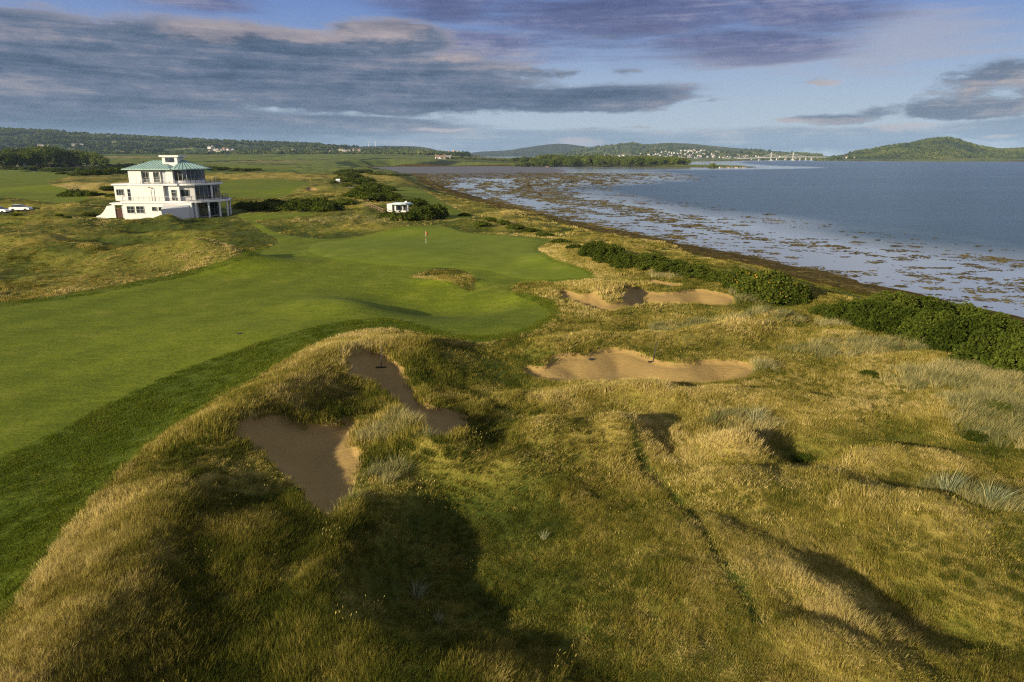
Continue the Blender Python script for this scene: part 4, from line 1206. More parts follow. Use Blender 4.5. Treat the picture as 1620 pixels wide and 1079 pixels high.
for lab, grp, items in FAR_BUSHES:
    order = sorted(range(len(items)), key=lambda i: items[i][0])
    for i, (px, py, w, h) in enumerate(items):
        bush('gorse_bush', GORSE_FAR[i % 5], px, py, w * 1.15, h * 0.85, lab + ', ' + ORD[order.index(i)] + ' from the left', grp, deep=0.8)

# ------------------------------------------------------------------ trees
def tree_crown(seed, h, w, conical=False, n=14, per=150, leaf=0.5):
    g = np.random.default_rng(seed)
    lob = []
    for i in range(n):
        t_ = (i + 0.5) / n
        a = i * 2.4 + g.uniform(-0.4, 0.4)
        z = h * (0.34 + 0.6 * t_)
        prof = (1 - t_) * 0.85 + 0.15 if conical else math.sin(math.pi * (0.16 + 0.74 * t_)) ** 0.8
        r = w * (0.15 + 0.11 * g.uniform())
        q = w * 0.5 * prof * g.uniform(0.45, 0.85)
        lob.append((q * math.cos(a), q * math.sin(a), z, r))
    return foliage('crown', lob, per, leaf, M['leaf'], seed + 1, 0, 0.7)
def trunk_mesh(h, r):
    b = MB(); b.tube((0, 0, -0.5), (0.1, 0, h * 0.5), r, r * 0.6, 7); b.tube((0.1, 0, h * 0.5), (0.0, 0.1, h * 0.8), r * 0.6, r * 0.2, 6)
    b.tube((0.08, 0, h * 0.35), (h * 0.16, h * 0.05, h * 0.62), r * 0.45, r * 0.12, 5); b.tube((0.08, 0, h * 0.40), (-h * 0.15, -h * 0.08, h * 0.66), r * 0.45, r * 0.12, 5)
    return b.mesh('trunk', M['bark'], True)
CROWNS = [tree_crown(500 + i, 10, 9 + (i % 2) * 2) for i in range(4)] + [tree_crown(520, 10, 6.0, True), tree_crown(530, 10, 5.2, True)]
TRUNK = trunk_mesh(10, 0.28)
def tree(name, x, y, z, h, kind, label, group, wid=1.0, rz=0.0):
    e = empty(name, (x, y, z), rz)
    tag(e, label, 'tree', group)
    for nm, me in (('trunk', TRUNK), ('crown', CROWNS[kind])):
        o = link_mesh(nm, me, None, e)
    s = h / 10
    e.scale = (s * wid, s * wid, s)
    return e
g_ = np.random.default_rng(77)
for i, (px, py, h) in enumerate([(-30, 268, 26), (-12, 267, 24), (6, 267, 22), (16, 266, 24), (28, 266, 20), (52, 266, 24), (62, 265, 26), (70, 264, 24), (80, 263, 25), (88, 263, 26), (98, 262, 22), (108, 262, 20), (118, 262, 20), (128, 261, 20), (138, 262, 19), (148, 263, 19), (158, 264, 17), (166, 265, 13), (44, 262, 22), (58, 259, 24), (76, 258, 24), (92, 258, 22), (110, 258, 18), (20, 260, 22), (34, 259, 21)]):
    x, y = ground(px, py + 2)
    hh = (h + 2) * (y * CP) / FPX
    con = i == 6
    order = sorted([-30, -12, 6, 16, 28, 52, 70, 80, 88, 98, 108, 118, 128, 138, 148, 158, 166, 44, 58, 76, 92, 110, 20, 34]) 
    nth = ORD[order.index(px) if px in order else 0]; nth += ' from left' 
    tree('tree', x, y, zat(x, y), hh, 4 if con else int(g_.integers(0, 4)), 'pointed dark conifer standing out of the tree clump on the left' if con else 'broad dark tree in the clump round the grey house, ' + nth, None if con else 'trees of the clump on the left', 1.15, float(g_.uniform(0, 6)))
tr = [(228, 262.5, 7, 'small lone pine behind the clubhouse roof', 5), (224, 263, 5, 'bushy little tree beside the lone pine behind the roof', 0), (188, 262, 4, 'tiny lone tree left of the clubhouse roof', 1)]
for px, py, h, lab, k in tr:
    x, y = ground(px, py); hh = h * y * CP / FPX
    tree('tree', x, y, zat(x, y), hh, k, lab, None, 1.1)
# the wood on the point
for i in range(150):
    px = 812 + 276 * (i + 0.5) / 150 + g_.uniform(-2, 2)
    row = i % 3
    py = 259.6 + 0.9 * row + g_.uniform(-0.3, 0.3)
    x, y = at(px, py, 2.9)
    env = min(1.0, (px - 806) / 60) * min(1.0, (1100 - px) / 40)
    h = (6.0 + 6.5 * env * (0.75 + 0.3 * math.sin(px * 0.045) ** 2) * g_.uniform(0.85, 1.08)) * y * CP / FPX
    tree('tree', x, y, zat(x, y) - 0.3, max(h, 5), int(g_.integers(0, 4)), 'leafy tree in the long wood on the far point', 'trees of the long wood on the far point', 1.25, float(g_.uniform(0, 6)))
for i, px in enumerate([1122, 1128, 1133, 1139, 1145, 1152]):
    x, y = at(px, 263.2, 2.6)
    tree('tree', x, y, zat(x, y), [4, 8, 5, 4, 3.5, 3][i] * y * CP / FPX, i % 4, 'low tree by the white houses at the tip of the point', 'trees by the white houses on the point', 1.2)
for i in range(46):
    px = 690 + 120 * (i + 0.5) / 46 + g_.uniform(-1.5, 1.5)
    x, y = at(px, 257.6 + g_.uniform(-0.4, 0.4), 5.0)
    tree('hedge_tree', x, y, zat(x, y) - 0.2, g_.uniform(2.4, 3.6) * y * CP / FPX, i % 4, 'low tree in the hedge line above the mud bay', 'hedge trees above the mud bay', 1.5)

# woods and hedgerows on the far hill: nobody could count them
def far_wood():
    P, Sz, Ti, Ix = [], [], [], []
    g = np.random.default_rng(9)
    def put(key, n, px0, px1, w0, w1, thr, size, sc):
        pxs = g.uniform(px0, px1, n); ws = g.uniform(w0, w1, n)
        q = np.array([on_hill(key, a, b) for a, b in zip(pxs, ws)])
        d = fbm(q[:, 0] / sc, q[:, 1] / sc, 4, 71)
        k = d + g.normal(0, 0.12, n) > thr
        P.append(q[k]); m_ = k.sum()
        Sz.append(size * g.uniform(0.7, 1.3, m_)); Ti.append(np.clip(0.5 + 0.3 * d[k] + g.normal(0, 0.15, m_), 0, 1)); Ix.append(g.integers(0, 4, m_))
    put('wooded_hill', 15000, -150, 430, 0.0, 1.0, -0.16, 10, 230)
    put('wooded_hill', 5500, 430, 740, 0.0, 1.0, -0.02, 10, 260)
    put('wooded_hill', 2600, -150, 740, -0.0, 0.10, -0.40, 12, 200)
    put('headland_hill', 10000, 1290, 1760, 0.0, 1.0, -0.22, 8, 160)
    put('town_hill', 500, 880, 1290, 0.0, 1.0, 0.0, 12, 180)
    put('moor_hill', 2200, 880, 1300, 0.0, 0.9, 0.05, 14, 300)
    c = np.concatenate
    lo = [foliage('far_crown', dome_lobes(700 + i, 6, 0.62, 0.6, 1.0, 0.3, 0.42), 26, 0.30, M['leaf_far'], 710 + i, 0, 0.85) for i in range(4)]
    n = sum(map(len, P))
    scatter('far_woodland', c(P), g.uniform(0, 6.28, n), c(Sz), c(Ix), c(Ti), proto_collection('far_crowns', lo))
def far_leaf():
    m, t = material('far_leaves')
    f = t.add(t.mul(t.attr('tint', 'INSTANCER'), 0.8), t.mul(t.attr('shade'), 0.3))
    c = t.ramp(f, [(0.15, (0.014, 0.026, 0.010)), (0.55, (0.050, 0.072, 0.016)), (0.95, (0.15, 0.165, 0.036))])
    t.out(t.pbsdf(c, 0.95, None, 0.05))
    return m
M['leaf_far'] = far_leaf()
far_wood()
# ------------------------------------------------------------------ the clubhouse
def render_wall(name, col):
    m, t = material(name)
    p = t.new('ShaderNodeTexCoord').outputs['Object']
    n = t.noise(p, 0.8, 5, 0.65); s = t.noise(t.map(p, (3.0, 3.0, 0.18)), 1.0, 4, 0.65); g = t.noise(p, 25, 3, 0.6)
    c = t.mix(t.ss(n, 0.35, 0.75, 0, 0.5), col, tuple(q * 0.86 for q in col))
    c = t.mix(t.ss(s, 0.56, 0.80, 0, 0.5), c, (col[0] * 0.66, col[1] * 0.63, col[2] * 0.56))
    t.out(t.pbsdf(c, 0.85, t.bump(g, 0.25, 0.01), 0.2))
    return m
M['white'] = render_wall('white_render', (0.69, 0.67, 0.62))
M['coping'] = mat_plain('white_coping', (0.74, 0.73, 0.70), 0.7, 0.06, 2)
M['shade_and_shelter'] = mat_plain('shade_and_shelter_grey', (0.42, 0.45, 0.48), 0.7, 0.1, 2)  # pale grey: shade of the recesses put into colour, also the shelter walls
M['wood'] = mat_plain('dark_brown_boarding', (0.075, 0.028, 0.018), 0.7, 0.25, 4)
M['wframe'] = mat_plain('window_frame_paint', (0.30, 0.30, 0.24), 0.5, 0.06, 2)
M['steel'] = mat_plain('galvanised_rail', (0.42, 0.42, 0.40), 0.4, 0.1, 4, 0.5, 0.6)
M['dark'] = mat_plain('dark_metal', (0.03, 0.03, 0.03), 0.5, 0.1, 4)
M['plank'] = mat_plain('weathered_timber', (0.22, 0.15, 0.085), 0.85, 0.3, 6)
M['deck'] = mat_plain('terrace_paving', (0.34, 0.33, 0.31), 0.9, 0.15, 2)
def glass_mat():
    m, t = material('window_glass')
    p = t.new('ShaderNodeTexCoord').outputs['Object']
    n = t.noise(p, 0.9, 2, 0.5)
    c = t.mix(t.ss(n, 0.45, 0.6), (0.014, 0.020, 0.028), (0.050, 0.065, 0.085))  # bluish patches put a reflected sky into the base colour
    t.out(t.pbsdf(c, 0.04, t.bump(t.noise(p, 0.6, 1, 0.5), 0.05, 0.1), 1.0))
    return m
M['glass'] = glass_mat()
def copper_mat():
    m, t = material('verdigris_roof')
    p = t.new('ShaderNodeTexCoord').outputs['Object']
    n = t.noise(p, 0.9, 5, 0.65); s = t.noise(t.map(p, (2.5, 2.5, 0.3)), 1.2, 4, 0.6)
    c = t.ramp(t.add(t.mul(n, 0.6), t.mul(s, 0.45)), [(0.3, (0.20, 0.33, 0.27)), (0.55, (0.31, 0.45, 0.375)), (0.8, (0.44, 0.56, 0.48))])
    t.out(t.pbsdf(c, 0.6, None, 0.3))
    return m
M['copper'] = copper_mat()

def bow(x0, xc, y0, y1, rx, n=20, x_in=0.0):
    """plan: straight sides from x0 to xc, then a half ellipse out to the right"""
    ry = (y1 - y0) / 2; yc = (y0 + y1) / 2
    arc = [(xc + rx * math.sin(math.pi * i / n), yc - ry * math.cos(math.pi * i / n)) for i in range(n + 1)]
    return [(x0, y0)] + arc + [(x0, y1)]
def window_at(parent, x0, x1, z0, z1, y, name='window', mull=1, trans=0, mat='wframe', depth=0.10):
    """a framed window in a wall that faces -y"""
    f = MB(); t_ = 0.07
    f.box(x0, x0 + t_, y - depth, y + 0.04, z0, z1); f.box(x1 - t_, x1, y - depth, y + 0.04, z0, z1)
    f.box(x0 + t_, x1 - t_, y - depth, y + 0.04, z0, z0 + t_); f.box(x0 + t_, x1 - t_, y - depth, y + 0.04, z1 - t_, z1)
    for k in range(mull):
        q = x0 + (x1 - x0) * (k + 1) / (mull + 1); f.box(q - 0.03, q + 0.03, y - depth + 0.02, y + 0.04, z0 + t_, z1 - t_)
    for k in range(trans):
        q = z0 + (z1 - z0) * (k + 1) / (trans + 1); f.box(x0 + t_, x1 - t_, y - depth + 0.03, y + 0.03, q - 0.03, q + 0.03)
    w = f.build(name, M[mat], parent)
    p = MB(); p.box(x0 + 0.05, x1 - 0.05, y - 0.035, y + 0.035, z0 + 0.05, z1 - 0.05)
    p.build('pane', M['glass'], w)
    s = MB(); s.box(x0 - 0.08, x1 + 0.08, y - depth - 0.07, y + 0.02, z0 - 0.09, z0 - 0.003)
    s.build('sill', M['coping'], w)
    return w
def railing(parent, pts, z, h=1.0, step=1.15):
    b = MB()
    P = [Vector((p[0], p[1], 0)) for p in pts]
    for a, c in zip(P[:-1], P[1:]):
        L_ = (c - a).length; n = max(1, round(L_ / step))
        for i in range(n + 1):
            q = a + (c - a) * i / n
            b.box(q.x - 0.03, q.x + 0.03, q.y - 0.03, q.y + 0.03, z, z + h)
        for k in (0.25, 0.5, 0.75):
            b.bar(a + Vector((0, 0, z + h * k)), c + Vector((0, 0, z + h * k)), 0.018, 0.018)
        b.bar(a + Vector((0, 0, z + h)), c + Vector((0, 0, z + h)), 0.06, 0.05)
    return b.build('railing', M['steel'], parent)

def clubhouse():
    e = empty('clubhouse', (HOUSE[0], HOUSE[1], 7.1))
    tag(e, 'white stepped art deco clubhouse with curved glazed end and green copper roof', 'clubhouse')
    Z1, Z2, Z3 = 3.55, 7.15, 10.35
    # ground storey, standing forward of the ones above
    w = MB(); w.box(-13.4, 1.4, -1.5, 13.0, -0.6, Z1 - 0.22); w.box(-14.4, -13.4, 0.3, 12.5, -0.6, Z1 - 0.22)
    w.build('wall', M['white'], e)
    b = MB(); b.box(-14.55, -13.55, 0.02, 0.3, -0.5, 2.6); b.build('door', M['shade_and_shelter'], e)  # grey slab carries the shade of the left recess in its colour
    # terrace over it, with the round porch roof on the right
    pl = bow(-13.7, -1.0, -1.8, 14.6, 7.2, 26)
    s = MB(); s.prism(pl, Z1 - 0.22, Z1 + 0.12); s.build('terrace', M['coping'], e)
    s = MB(); s.prism(bow(-13.3, -1.0, -1.35, 14.1, 6.75, 26), Z1 + 0.12, Z1 + 0.16); s.build('terrace_floor', M['deck'], e)
    s = MB(); s.box(-17.0, -13.72, 0.6, 6.0, 2.75, 3.0); s.box(-17.3, -14.6, 0.4, 6.2, 3.0, 3.2); s.build('canopy', M['coping'], e)
    # middle storey
    m = MB(); m.box(-15.6, -1.3, 0.0, 13.4, Z1 + 0.16, Z2 - 0.2)
    m.prism([(-1.3, 0.0), (1.35, 0.9), (1.35, 12.6), (-1.3, 13.4)], Z1 + 0.16, Z2 - 0.2)
    m.box(-11.7, -4.6, -0.8, 0.0, Z1 + 0.16, Z2 - 0.2); m.box(-3.6, -1.3, -0.45, 0.0, Z1 + 0.16, Z2 - 0.2)
    m.build('wall', M['white'], e)
    s = MB(); s.prism([(-15.95, -0.35), (-11.9, -0.35), (-11.9, -1.1), (-1.4, -1.1)] + bow(-1.4, -1.0, -0.75, 13.7, 5.6, 24)[1:-1] + [(-15.95, 13.7)], Z2 - 0.2, Z2 + 0.14)
    s.build('terrace', M['coping'], e)
    s = MB(); s.prism(bow(-11.4, -1.0, -0.35, 13.2, 5.1, 24), Z2 + 0.14, Z2 + 0.17); s.build('terrace_floor', M['deck'], e)
    # top storey
    t_ = MB(); t_.box(-12.4, -2.9, 1.3, 11.6, Z2 + 0.17, Z3); t_.box(-12.4, -9.6, 0.5, 1.3, Z2 + 0.17, Z3 - 0.02); t_.box(-9.6, -5.7, 0.9, 1.3, Z2 + 0.17, Z3 - 0.02)
    t_.box(-4.4, -2.9, 0.9, 1.3, Z2 + 0.17, Z3 - 0.02); t_.box(-4.4, -2.95, 0.75, 0.9, Z2 + 0.17, Z3 - 0.02)
    t_.build('wall', M['white'], e)
    # bowed glazing: sill, head, posts and panes one by one
    def glazing(xc, y0, y1, rx, z0, z1, n, sillh, a0=0.02, a1=0.98, inner=0.35):
        ry = (y1 - y0) / 2; yc = (y0 + y1) / 2
        pt = lambda k, g=0.0: Vector((xc + (rx - g) * math.sin(math.pi * k), yc - (ry - g) * math.cos(math.pi * k), 0))
        core = MB(); core.prism([(xc - 0.3, y0 + inner + 0.05)] + [tuple(pt(i / 24, inner))[:2] for i in range(25)] + [(xc - 0.3, y1 - inner - 0.05)], z0, z1); core.build('room', M['dark'], e)  # solid dark block stands in for the unlit inside behind the glass
        sl = MB(); sl.prism([(xc - 0.2, y0 + 0.03)] + [tuple(pt(i / 24, 0.03))[:2] for i in range(25)] + [(xc - 0.2, y1 - 0.03)], z0 + 0.002, z0 + sillh); sl.build('window_wall', M['coping'], e)
        for i in range(n):
            k0 = a0 + (a1 - a0) * i / n; k1 = a0 + (a1 - a0) * (i + 1) / n
            p, q = pt(k0, 0.12), pt(k1, 0.12)
            f = MB()
            f.bar(p + Vector((0, 0, z0 + sillh)), p + Vector((0, 0, z1 - 0.003)), 0.10, 0.10)
            f.bar(p + Vector((0, 0, z1 - 0.09)), q + Vector((0, 0, z1 - 0.09)), 0.10, 0.16)
            f.bar(p + Vector((0, 0, z0 + sillh + 0.05)), q + Vector((0, 0, z0 + sillh + 0.05)), 0.09, 0.08)
            w_ = f.build('window', M['wframe'], e)
            g = MB(); d = (q - p).normalized() * 0.05
            g.bar(p + d + Vector((0, 0, (z0 + sillh + z1) / 2)), q - d + Vector((0, 0, (z0 + sillh + z1) / 2)), 0.03, z1 - z0 - sillh - 0.2)
            g.build('pane', M['glass'], w_)
    glazing(-2.9, 1.3, 11.6, 3.9, Z2 + 0.17, Z3, 15, 0.55, 0.0, 1.0)
    glazing(-0.6, 0.55, 12.8, 4.5, Z1 + 0.16, Z2 - 0.2, 12, 0.2, 0.14, 0.86, 0.4)
    glazing(0.2, 1.2, 11.6, 3.2, -0.1, Z1 - 0.22, 9, 0.15, 0.04, 0.96, 0.4)
    c = MB(); c.tube((3.72, 4.0, Z1 + 0.16), (3.72, 4.0, Z2 - 0.2), 0.2, None, 12); c.build('column', M['coping'], e, True)
    # porch columns
    for k in (0.045, 0.14, 0.26, 0.38, 0.50, 0.64, 0.78):
        x, y = -1.0 + 6.8 * math.sin(math.pi * k), 6.4 - 7.8 * math.cos(math.pi * k)
        c = MB(); c.tube((x, y, -0.5), (x, y, Z1 - 0.22), 0.21, None, 12); c.box(x - 0.27, x + 0.27, y - 0.27, y + 0.27, Z1 - 0.34, Z1 - 0.223); c.build('column', M['coping'], e)
    # railings
    railing(e, [(-13.2, -1.0), (-13.2, -1.5), (-0.8, -1.5)], Z1 + 0.16, 0.95)
    railing(e, [(-1.0 + 6.6 * math.sin(math.pi * k / 18), 6.4 - 7.6 * math.cos(math.pi * k / 18)) for k in range(1, 17)], Z1 + 0.16, 0.95)
    railing(e, [(-11.3, -0.75), (-2.0, -0.75)], Z2 + 0.17, 0.95)
    railing(e, [(-1.0 + 5.1 * math.sin(math.pi * k / 16), 6.48 - 6.7 * math.cos(math.pi * k / 16)) for k in range(1, 15)], Z2 + 0.17, 0.95)
    # windows
    for x0, x1 in ((-12.6, -11.0), (-10.6, -8.9)): window_at(e, x0, x1, 1.15, 2.65, -1.5, mull=1, trans=1)
    for x0, x1 in ((-7.2, -6.1), (-5.8, -4.7)): window_at(e, x0, x1, 1.6, 2.5, -1.5, mull=0, trans=0)
    window_at(e, -15.2, -13.6, Z1 + 1.25, Z1 + 2.6, 0.0, mull=2)
    window_at(e, -12.8, -11.95, Z1 + 0.2, Z1 + 2.65, 0.0, name='door', mull=0, trans=2)
    window_at(e, -3.1, -2.0, Z1 + 0.2, Z1 + 2.5, -0.45, name='door', mull=0, trans=3)
    for x0, x1 in ((-9.4, -8.2), (-7.2, -5.95)): window_at(e, x0, x1, Z2 + 0.35, Z2 + 2.6, 0.9, mull=1, trans=1)
    b = MB(); b.box(-5.7, -4.4, 1.22, 1.3, Z2 + 0.17, Z3 - 0.05); b.build('door', M['shade_and_shelter'], e)  # grey slab, the shade of the top storey recess put into its colour
    # the slanting grey bay on the right of the middle storey, with its square window
    f = window_at(e, 0.55, 2.15, Z1 + 1.0, Z1 + 2.5, 0.0, mull=0)
    f.location = (-1.3 - 0.55 * math.cos(0.327) + 0.0, 0.0 - 0.55 * math.sin(0.327) - 0.0, 0); f.rotation_euler = (0, 0, math.atan2(0.9, 2.65))
    b = MB(); b.box(-4.55, -3.65, -0.12, -0.005, Z1 + 0.16, Z2 - 0.25); b.build('recess_shade_panel', M['shade_and_shelter'], e)  # grey strip between the two blocks, painted as the shade in their gap
    # roofs
    def hip(x0, x1, y0, y1, z, ridge, h, name):
        r = MB(); yc = (y0 + y1) / 2
        v = [(x0, y0, z), (x1, y0, z), (x1, y1, z), (x0, y1, z), (ridge[0], yc, z + h), (ridge[1], yc, z + h)]
        r.poly(v, [(0, 1, 5, 4), (2, 3, 4, 5), (3, 0, 4), (1, 2, 5), (0, 3, 2, 1)])
        o = r.build(name, M['copper'], e)
        g = MB(); g.box(x0 - 0.08, x1 + 0.08, y0 - 0.08, y0, z - 0.16, z + 0.05); g.box(x0 - 0.08, x0, y0, y1, z - 0.16, z + 0.05); g.build('gutter', M['copper'], o)
        sm = MB()
        for i in range(1, 16):
            q = x0 + (x1 - x0) * i / 16
            top = min(max(q, ridge[0]), ridge[1]); k = 1.0
            if q < ridge[0]: k = (q - x0) / (ridge[0] - x0); top = q
            if q > ridge[1]: k = (x1 - q) / (x1 - ridge[1]); top = q
            sm.bar((q, y0 + 0.02, z + 0.03), (top, y0 + (yc - y0) * k, z + 0.03 + h * k), 0.05, 0.06)
        sm.build('seam', M['copper'], o)
        return o
    hip(-13.3, -3.0, -0.2, 12.2, Z3 + 0.02, (-9.6, -6.6), 1.75, 'roof')
    r = MB(); pts = [(-2.98, 0.5)] + [(-2.9 + 5.4 * math.sin(math.pi * i / 22), 6.4 - 6.4 * math.cos(math.pi * i / 22)) for i in range(23)] + [(-2.98, 12.3)]
    n = len(pts); v = [(p[0], p[1], Z3 + 0.04) for p in pts] + [(-3.2, 6.4, Z3 + 2.0)]
    r.poly(v, [(i, (i + 1) % n, n) for i in range(n)] + [tuple(range(n))[::-1]])
    ro = r.build('roof', M['copper'], e)
    sm = MB()
    for p in pts[2:-2]: sm.bar((p[0], p[1], Z3 + 0.07), (-3.2, 6.4, Z3 + 2.03), 0.06, 0.06)
    sm.build('seam', M['copper'], ro)
    sm = MB()
    for p, q in zip(pts[1:-2], pts[2:-1]): sm.bar((p[0], p[1], Z3 - 0.03), (q[0], q[1], Z3 - 0.03), 0.08, 0.18)
    sm.build('gutter', M['copper'], ro)
    # the lantern turret
    l = MB(); l.box(-6.2, -2.9, 3.6, 6.6, Z3 - 0.1, Z3 + 2.55); lo = l.build('lantern', M['white'], e)
    l = MB(); l.box(-6.65, -2.4, 3.2, 7.0, Z3 + 2.55, Z3 + 2.85); l.build('lantern_cap', M['coping'], lo)
    l = MB(); l.box(-5.5, -3.6, 3.52, 3.62, Z3 + 1.4, Z3 + 2.35); l.build('pane', M['glass'], lo)
    a = MB(); a.tube((-7.2, 6.0, Z3 + 1.7), (-7.2, 6.0, Z3 + 2.6), 0.05, None, 6); a.bar((-7.5, 6.0, Z3 + 2.3), (-6.9, 6.0, Z3 + 2.3), 0.04, 0.04); a.build('aerial', M['steel'], e)
    return e
clubhouse()
# lamp standard on the lower terrace
hx, hy = HOUSE
lp = empty('lamp_post', (hx - 7.0, hy - 1.2, 7.1 + 3.71))
tag(lp, 'slim dark lamp post standing on the clubhouse lower terrace before the blank wall', 'lamp post')
b = MB(); b.tube((0, 0, 0), (0, 0, 2.75), 0.06, 0.045, 8); b.tube((0, 0, 2.75), (-0.28, 0, 2.95), 0.04, None, 6); b.build('pole', M['dark'], lp)
b = MB(); b.tube((-0.45, 0, 2.80), (-0.28, 0, 2.95), 0.17, 0.07, 10); b.build('lamp_head', M['dark'], lp)

# walls beside it
gw = MB(); n = 10
prof = [(-20.6, 0.35)] + [(-20.6 + 2.6 * k / n + 0.0, 0.4 + 2.15 * (k / n) ** 2.0) for k in range(1, n + 1)] + [(-16.3, 2.75)]
gw.poly([(x, 0.0, -0.8) for x, z in prof] + [(x, 0.0, z) for x, z in prof] + [(x, 0.35, -0.8) for x, z in prof] + [(x, 0.35, z) for x, z in prof],
        [f for i in range(len(prof) - 1) for f in [(i, i + 1, len(prof) + i + 1, len(prof) + i), (2 * len(prof) + i + 1, 2 * len(prof) + i, 3 * len(prof) + i, 3 * len(prof) + i + 1), (len(prof) + i, len(prof) + i + 1, 3 * len(prof) + i + 1, 3 * len(prof) + i)]]
        + [(0, len(prof), 3 * len(prof), 2 * len(prof)), (len(prof) - 1, 3 * len(prof) - 1, 4 * len(prof) - 1, 2 * len(prof) - 1)])
o = gw.build('garden_wall', M['white']); o.location = (hx, hy + 0.4, 7.1); o.rotation_euler = (0, 0, 0)
tag(o, 'low white garden wall sweeping up in a curve left of the clubhouse', 'wall')
gt = empty('wooden_gate', (hx - 15.4, hy + 0.6, 7.1)); tag(gt, 'dark brown boarded gate between curved white wall and clubhouse', 'gate')
pk = None
for i in range(7):
    if pk is None:
        b = MB(); b.box(-0.115, 0.115, 0, 0.05, -0.3, 1.95); pk = b.mesh('board', M['wood'])
    q = link_mesh('board', pk, None, gt); q.location = (-0.75 + i * 0.25, 0.01 * (i % 2), 0)
b = MB(); b.box(-0.9, 0.9, 0.07, 0.12, 0.3, 0.45); b.box(-0.9, 0.9, 0.07, 0.12, 1.5, 1.65); b.build('rail', M['wood'], gt)
rw = MB()
v = [(-3.0, -6.0), (0.9, -2.0), (0.9, -1.52), (-4.6, -1.52)]
top = [2.3, 2.5, 2.9, 3.1]
rw.poly([(x, y, -1.2) for x, y in v] + [(x, y, z) for (x, y), z in zip(v, top)] + [], [(0, 1, 5, 4), (1, 2, 6, 5), (2, 3, 7, 6), (3, 0, 4, 7), (4, 5, 6), (4, 6, 7)])
o = rw.build('retaining_wall', M['white']); o.location = (hx, hy, 7.1)
tag(o, 'big plain white retaining wall block jutting forward below the clubhouse terrace', 'wall')

# ------------------------------------------------------------------ the little pavilion among the gorse
def pavilion():
    x, y = ground(628, 338)
    e = empty('pavilion', (x, y + 1.0, zat(x, y + 1.0) - 0.1), R(-6)); tag(e, 'small white flat roofed pavilion with pale green roof edge among gorse', 'pavilion'); e.scale = (0.8, 0.8, 0.8)
    b = MB(); b.box(-2.9, -1.45, -0.4, 2.6, -0.5, 2.75); b.box(-1.45, 2.2, 1.2, 4.0, -0.5, 2.45); b.box(-0.75, -0.35, -0.3, 0.1, -0.5, 2.2); b.build('wall', M['white'], e)
    b = MB(); b.prism([(-1.5, -0.6), (1.2, -0.6), (2.6, 0.0), (3.6, 1.2), (3.9, 2.6), (3.0, 4.2), (-1.5, 4.2)], 2.45, 2.7); b.build('roof', M['copper'], e)
    b = MB(); b.prism([(-1.5, -0.3), (1.0, -0.3), (2.2, 0.3), (3.0, 1.4), (3.2, 2.6), (2.6, 3.9), (-1.5, 3.9)], 2.7, 2.95); b.build('parapet', M['coping'], e)
    b = MB(); b.box(1.6, 2.1, 2.2, 2.7, 2.95, 3.35); b.build('vent', M['coping'], e)
    for x0, x1 in ((-0.3, 0.5), (0.6, 1.4), (1.45, 2.1)): window_at(e, x0, x1, 0.6, 2.2, 1.2, mull=0)
    for xx in (1.3, 2.9):
        c = MB(); c.tube((xx, 0.4, -0.5), (xx, 0.4, 2.45), 0.1, None, 8); c.build('column', M['coping'], e)
    b = MB(); b.box(-0.3, 2.4, -0.45, -0.25, -0.5, 0.9); b.build('front_wall', M['white'], e)
pavilion()
# timber steps up to it
e = None
p0, p1 = ground(580, 326), ground(607, 337)
e = empty('timber_steps', (p0[0], p0[1], zat(*p0))); tag(e, 'weathered timber steps with handrail climbing the grass left of the pavilion', 'steps')
z0, z1 = zat(*p0), zat(*p1)
me = None
for i in range(9):
    k = i / 8
    if me is None:
        b = MB(); b.box(-0.75, 0.75, -0.16, 0.16, -0.08, 0.10); me = b.mesh('tread', M['plank'])
    q = link_mesh('tread', me, None, e)
    xx, yy = p0[0] + (p1[0] - p0[0]) * k, p0[1] + (p1[1] - p0[1]) * k
    q.location = (xx - p0[0], yy - p0[1], zat(xx, yy) - z0 + 0.25); q.rotation_euler = (0, 0, math.atan2(p1[1] - p0[1], p1[0] - p0[0]) + math.pi / 2)
b = MB()
a_, c_ = Vector((0, -0.8, 0.25)), Vector((p1[0] - p0[0], p1[1] - p0[1] - 0.8, z1 - z0 + 0.25))
for i in range(5):
    q = a_ + (c_ - a_) * i / 4; b.tube(q - Vector((0, 0, 0.6)), q + Vector((0, 0, 0.75)), 0.06, None, 6)
b.bar(a_ + Vector((0, 0, 0.75)), c_ + Vector((0, 0, 0.75)), 0.08, 0.12); b.bar(a_ + Vector((0, 0, 0.3)), c_ + Vector((0, 0, 0.3)), 0.07, 0.1)
b.build('handrail', M['plank'], e)
# a shelter and path on the ridge beyond
x, y = ground(535, 288); z = zat(x, y)
e = empty('shelter', (x, y, z)); tag(e, 'tiny pale shelter with pitched roof on the ridge beyond the pavilion', 'shelter'); e.scale = (0.6, 0.6, 0.6)
b = MB(); b.box(-1.5, 1.5, -1.2, 1.2, -0.4, 1.7); b.build('wall', M['shade_and_shelter'], e)
b = MB(); b.poly([(-1.8, -1.6, 1.6), (1.8, -1.6, 1.6), (1.8, 1.6, 1.6), (-1.8, 1.6, 1.6), (-1.8, 0, 2.7), (1.8, 0, 2.7)], [(0, 1, 5, 4), (2, 3, 4, 5), (0, 4, 3), (1, 2, 5), (0, 3, 2, 1)]); b.build('roof', M['coping'], e)
pp = smooth_poly([ground(*q) for q in [(537, 290), (545, 293), (553, 296), (560, 297)]], 4, False)
vv = [(q[0] + s, q[1], zat(q[0] + s, q[1]) + 0.06) for q in pp for s in (-1.1, 1.1)]
b = MB(); b.poly(vv, [(2 * i, 2 * i + 1, 2 * i + 3, 2 * i + 2) for i in range(len(pp) - 1)])
o = b.build('footpath', mat_plain('path_grit', (0.30, 0.27, 0.22), 0.95, 0.2, 2), None, True); tag(o, kind='structure')

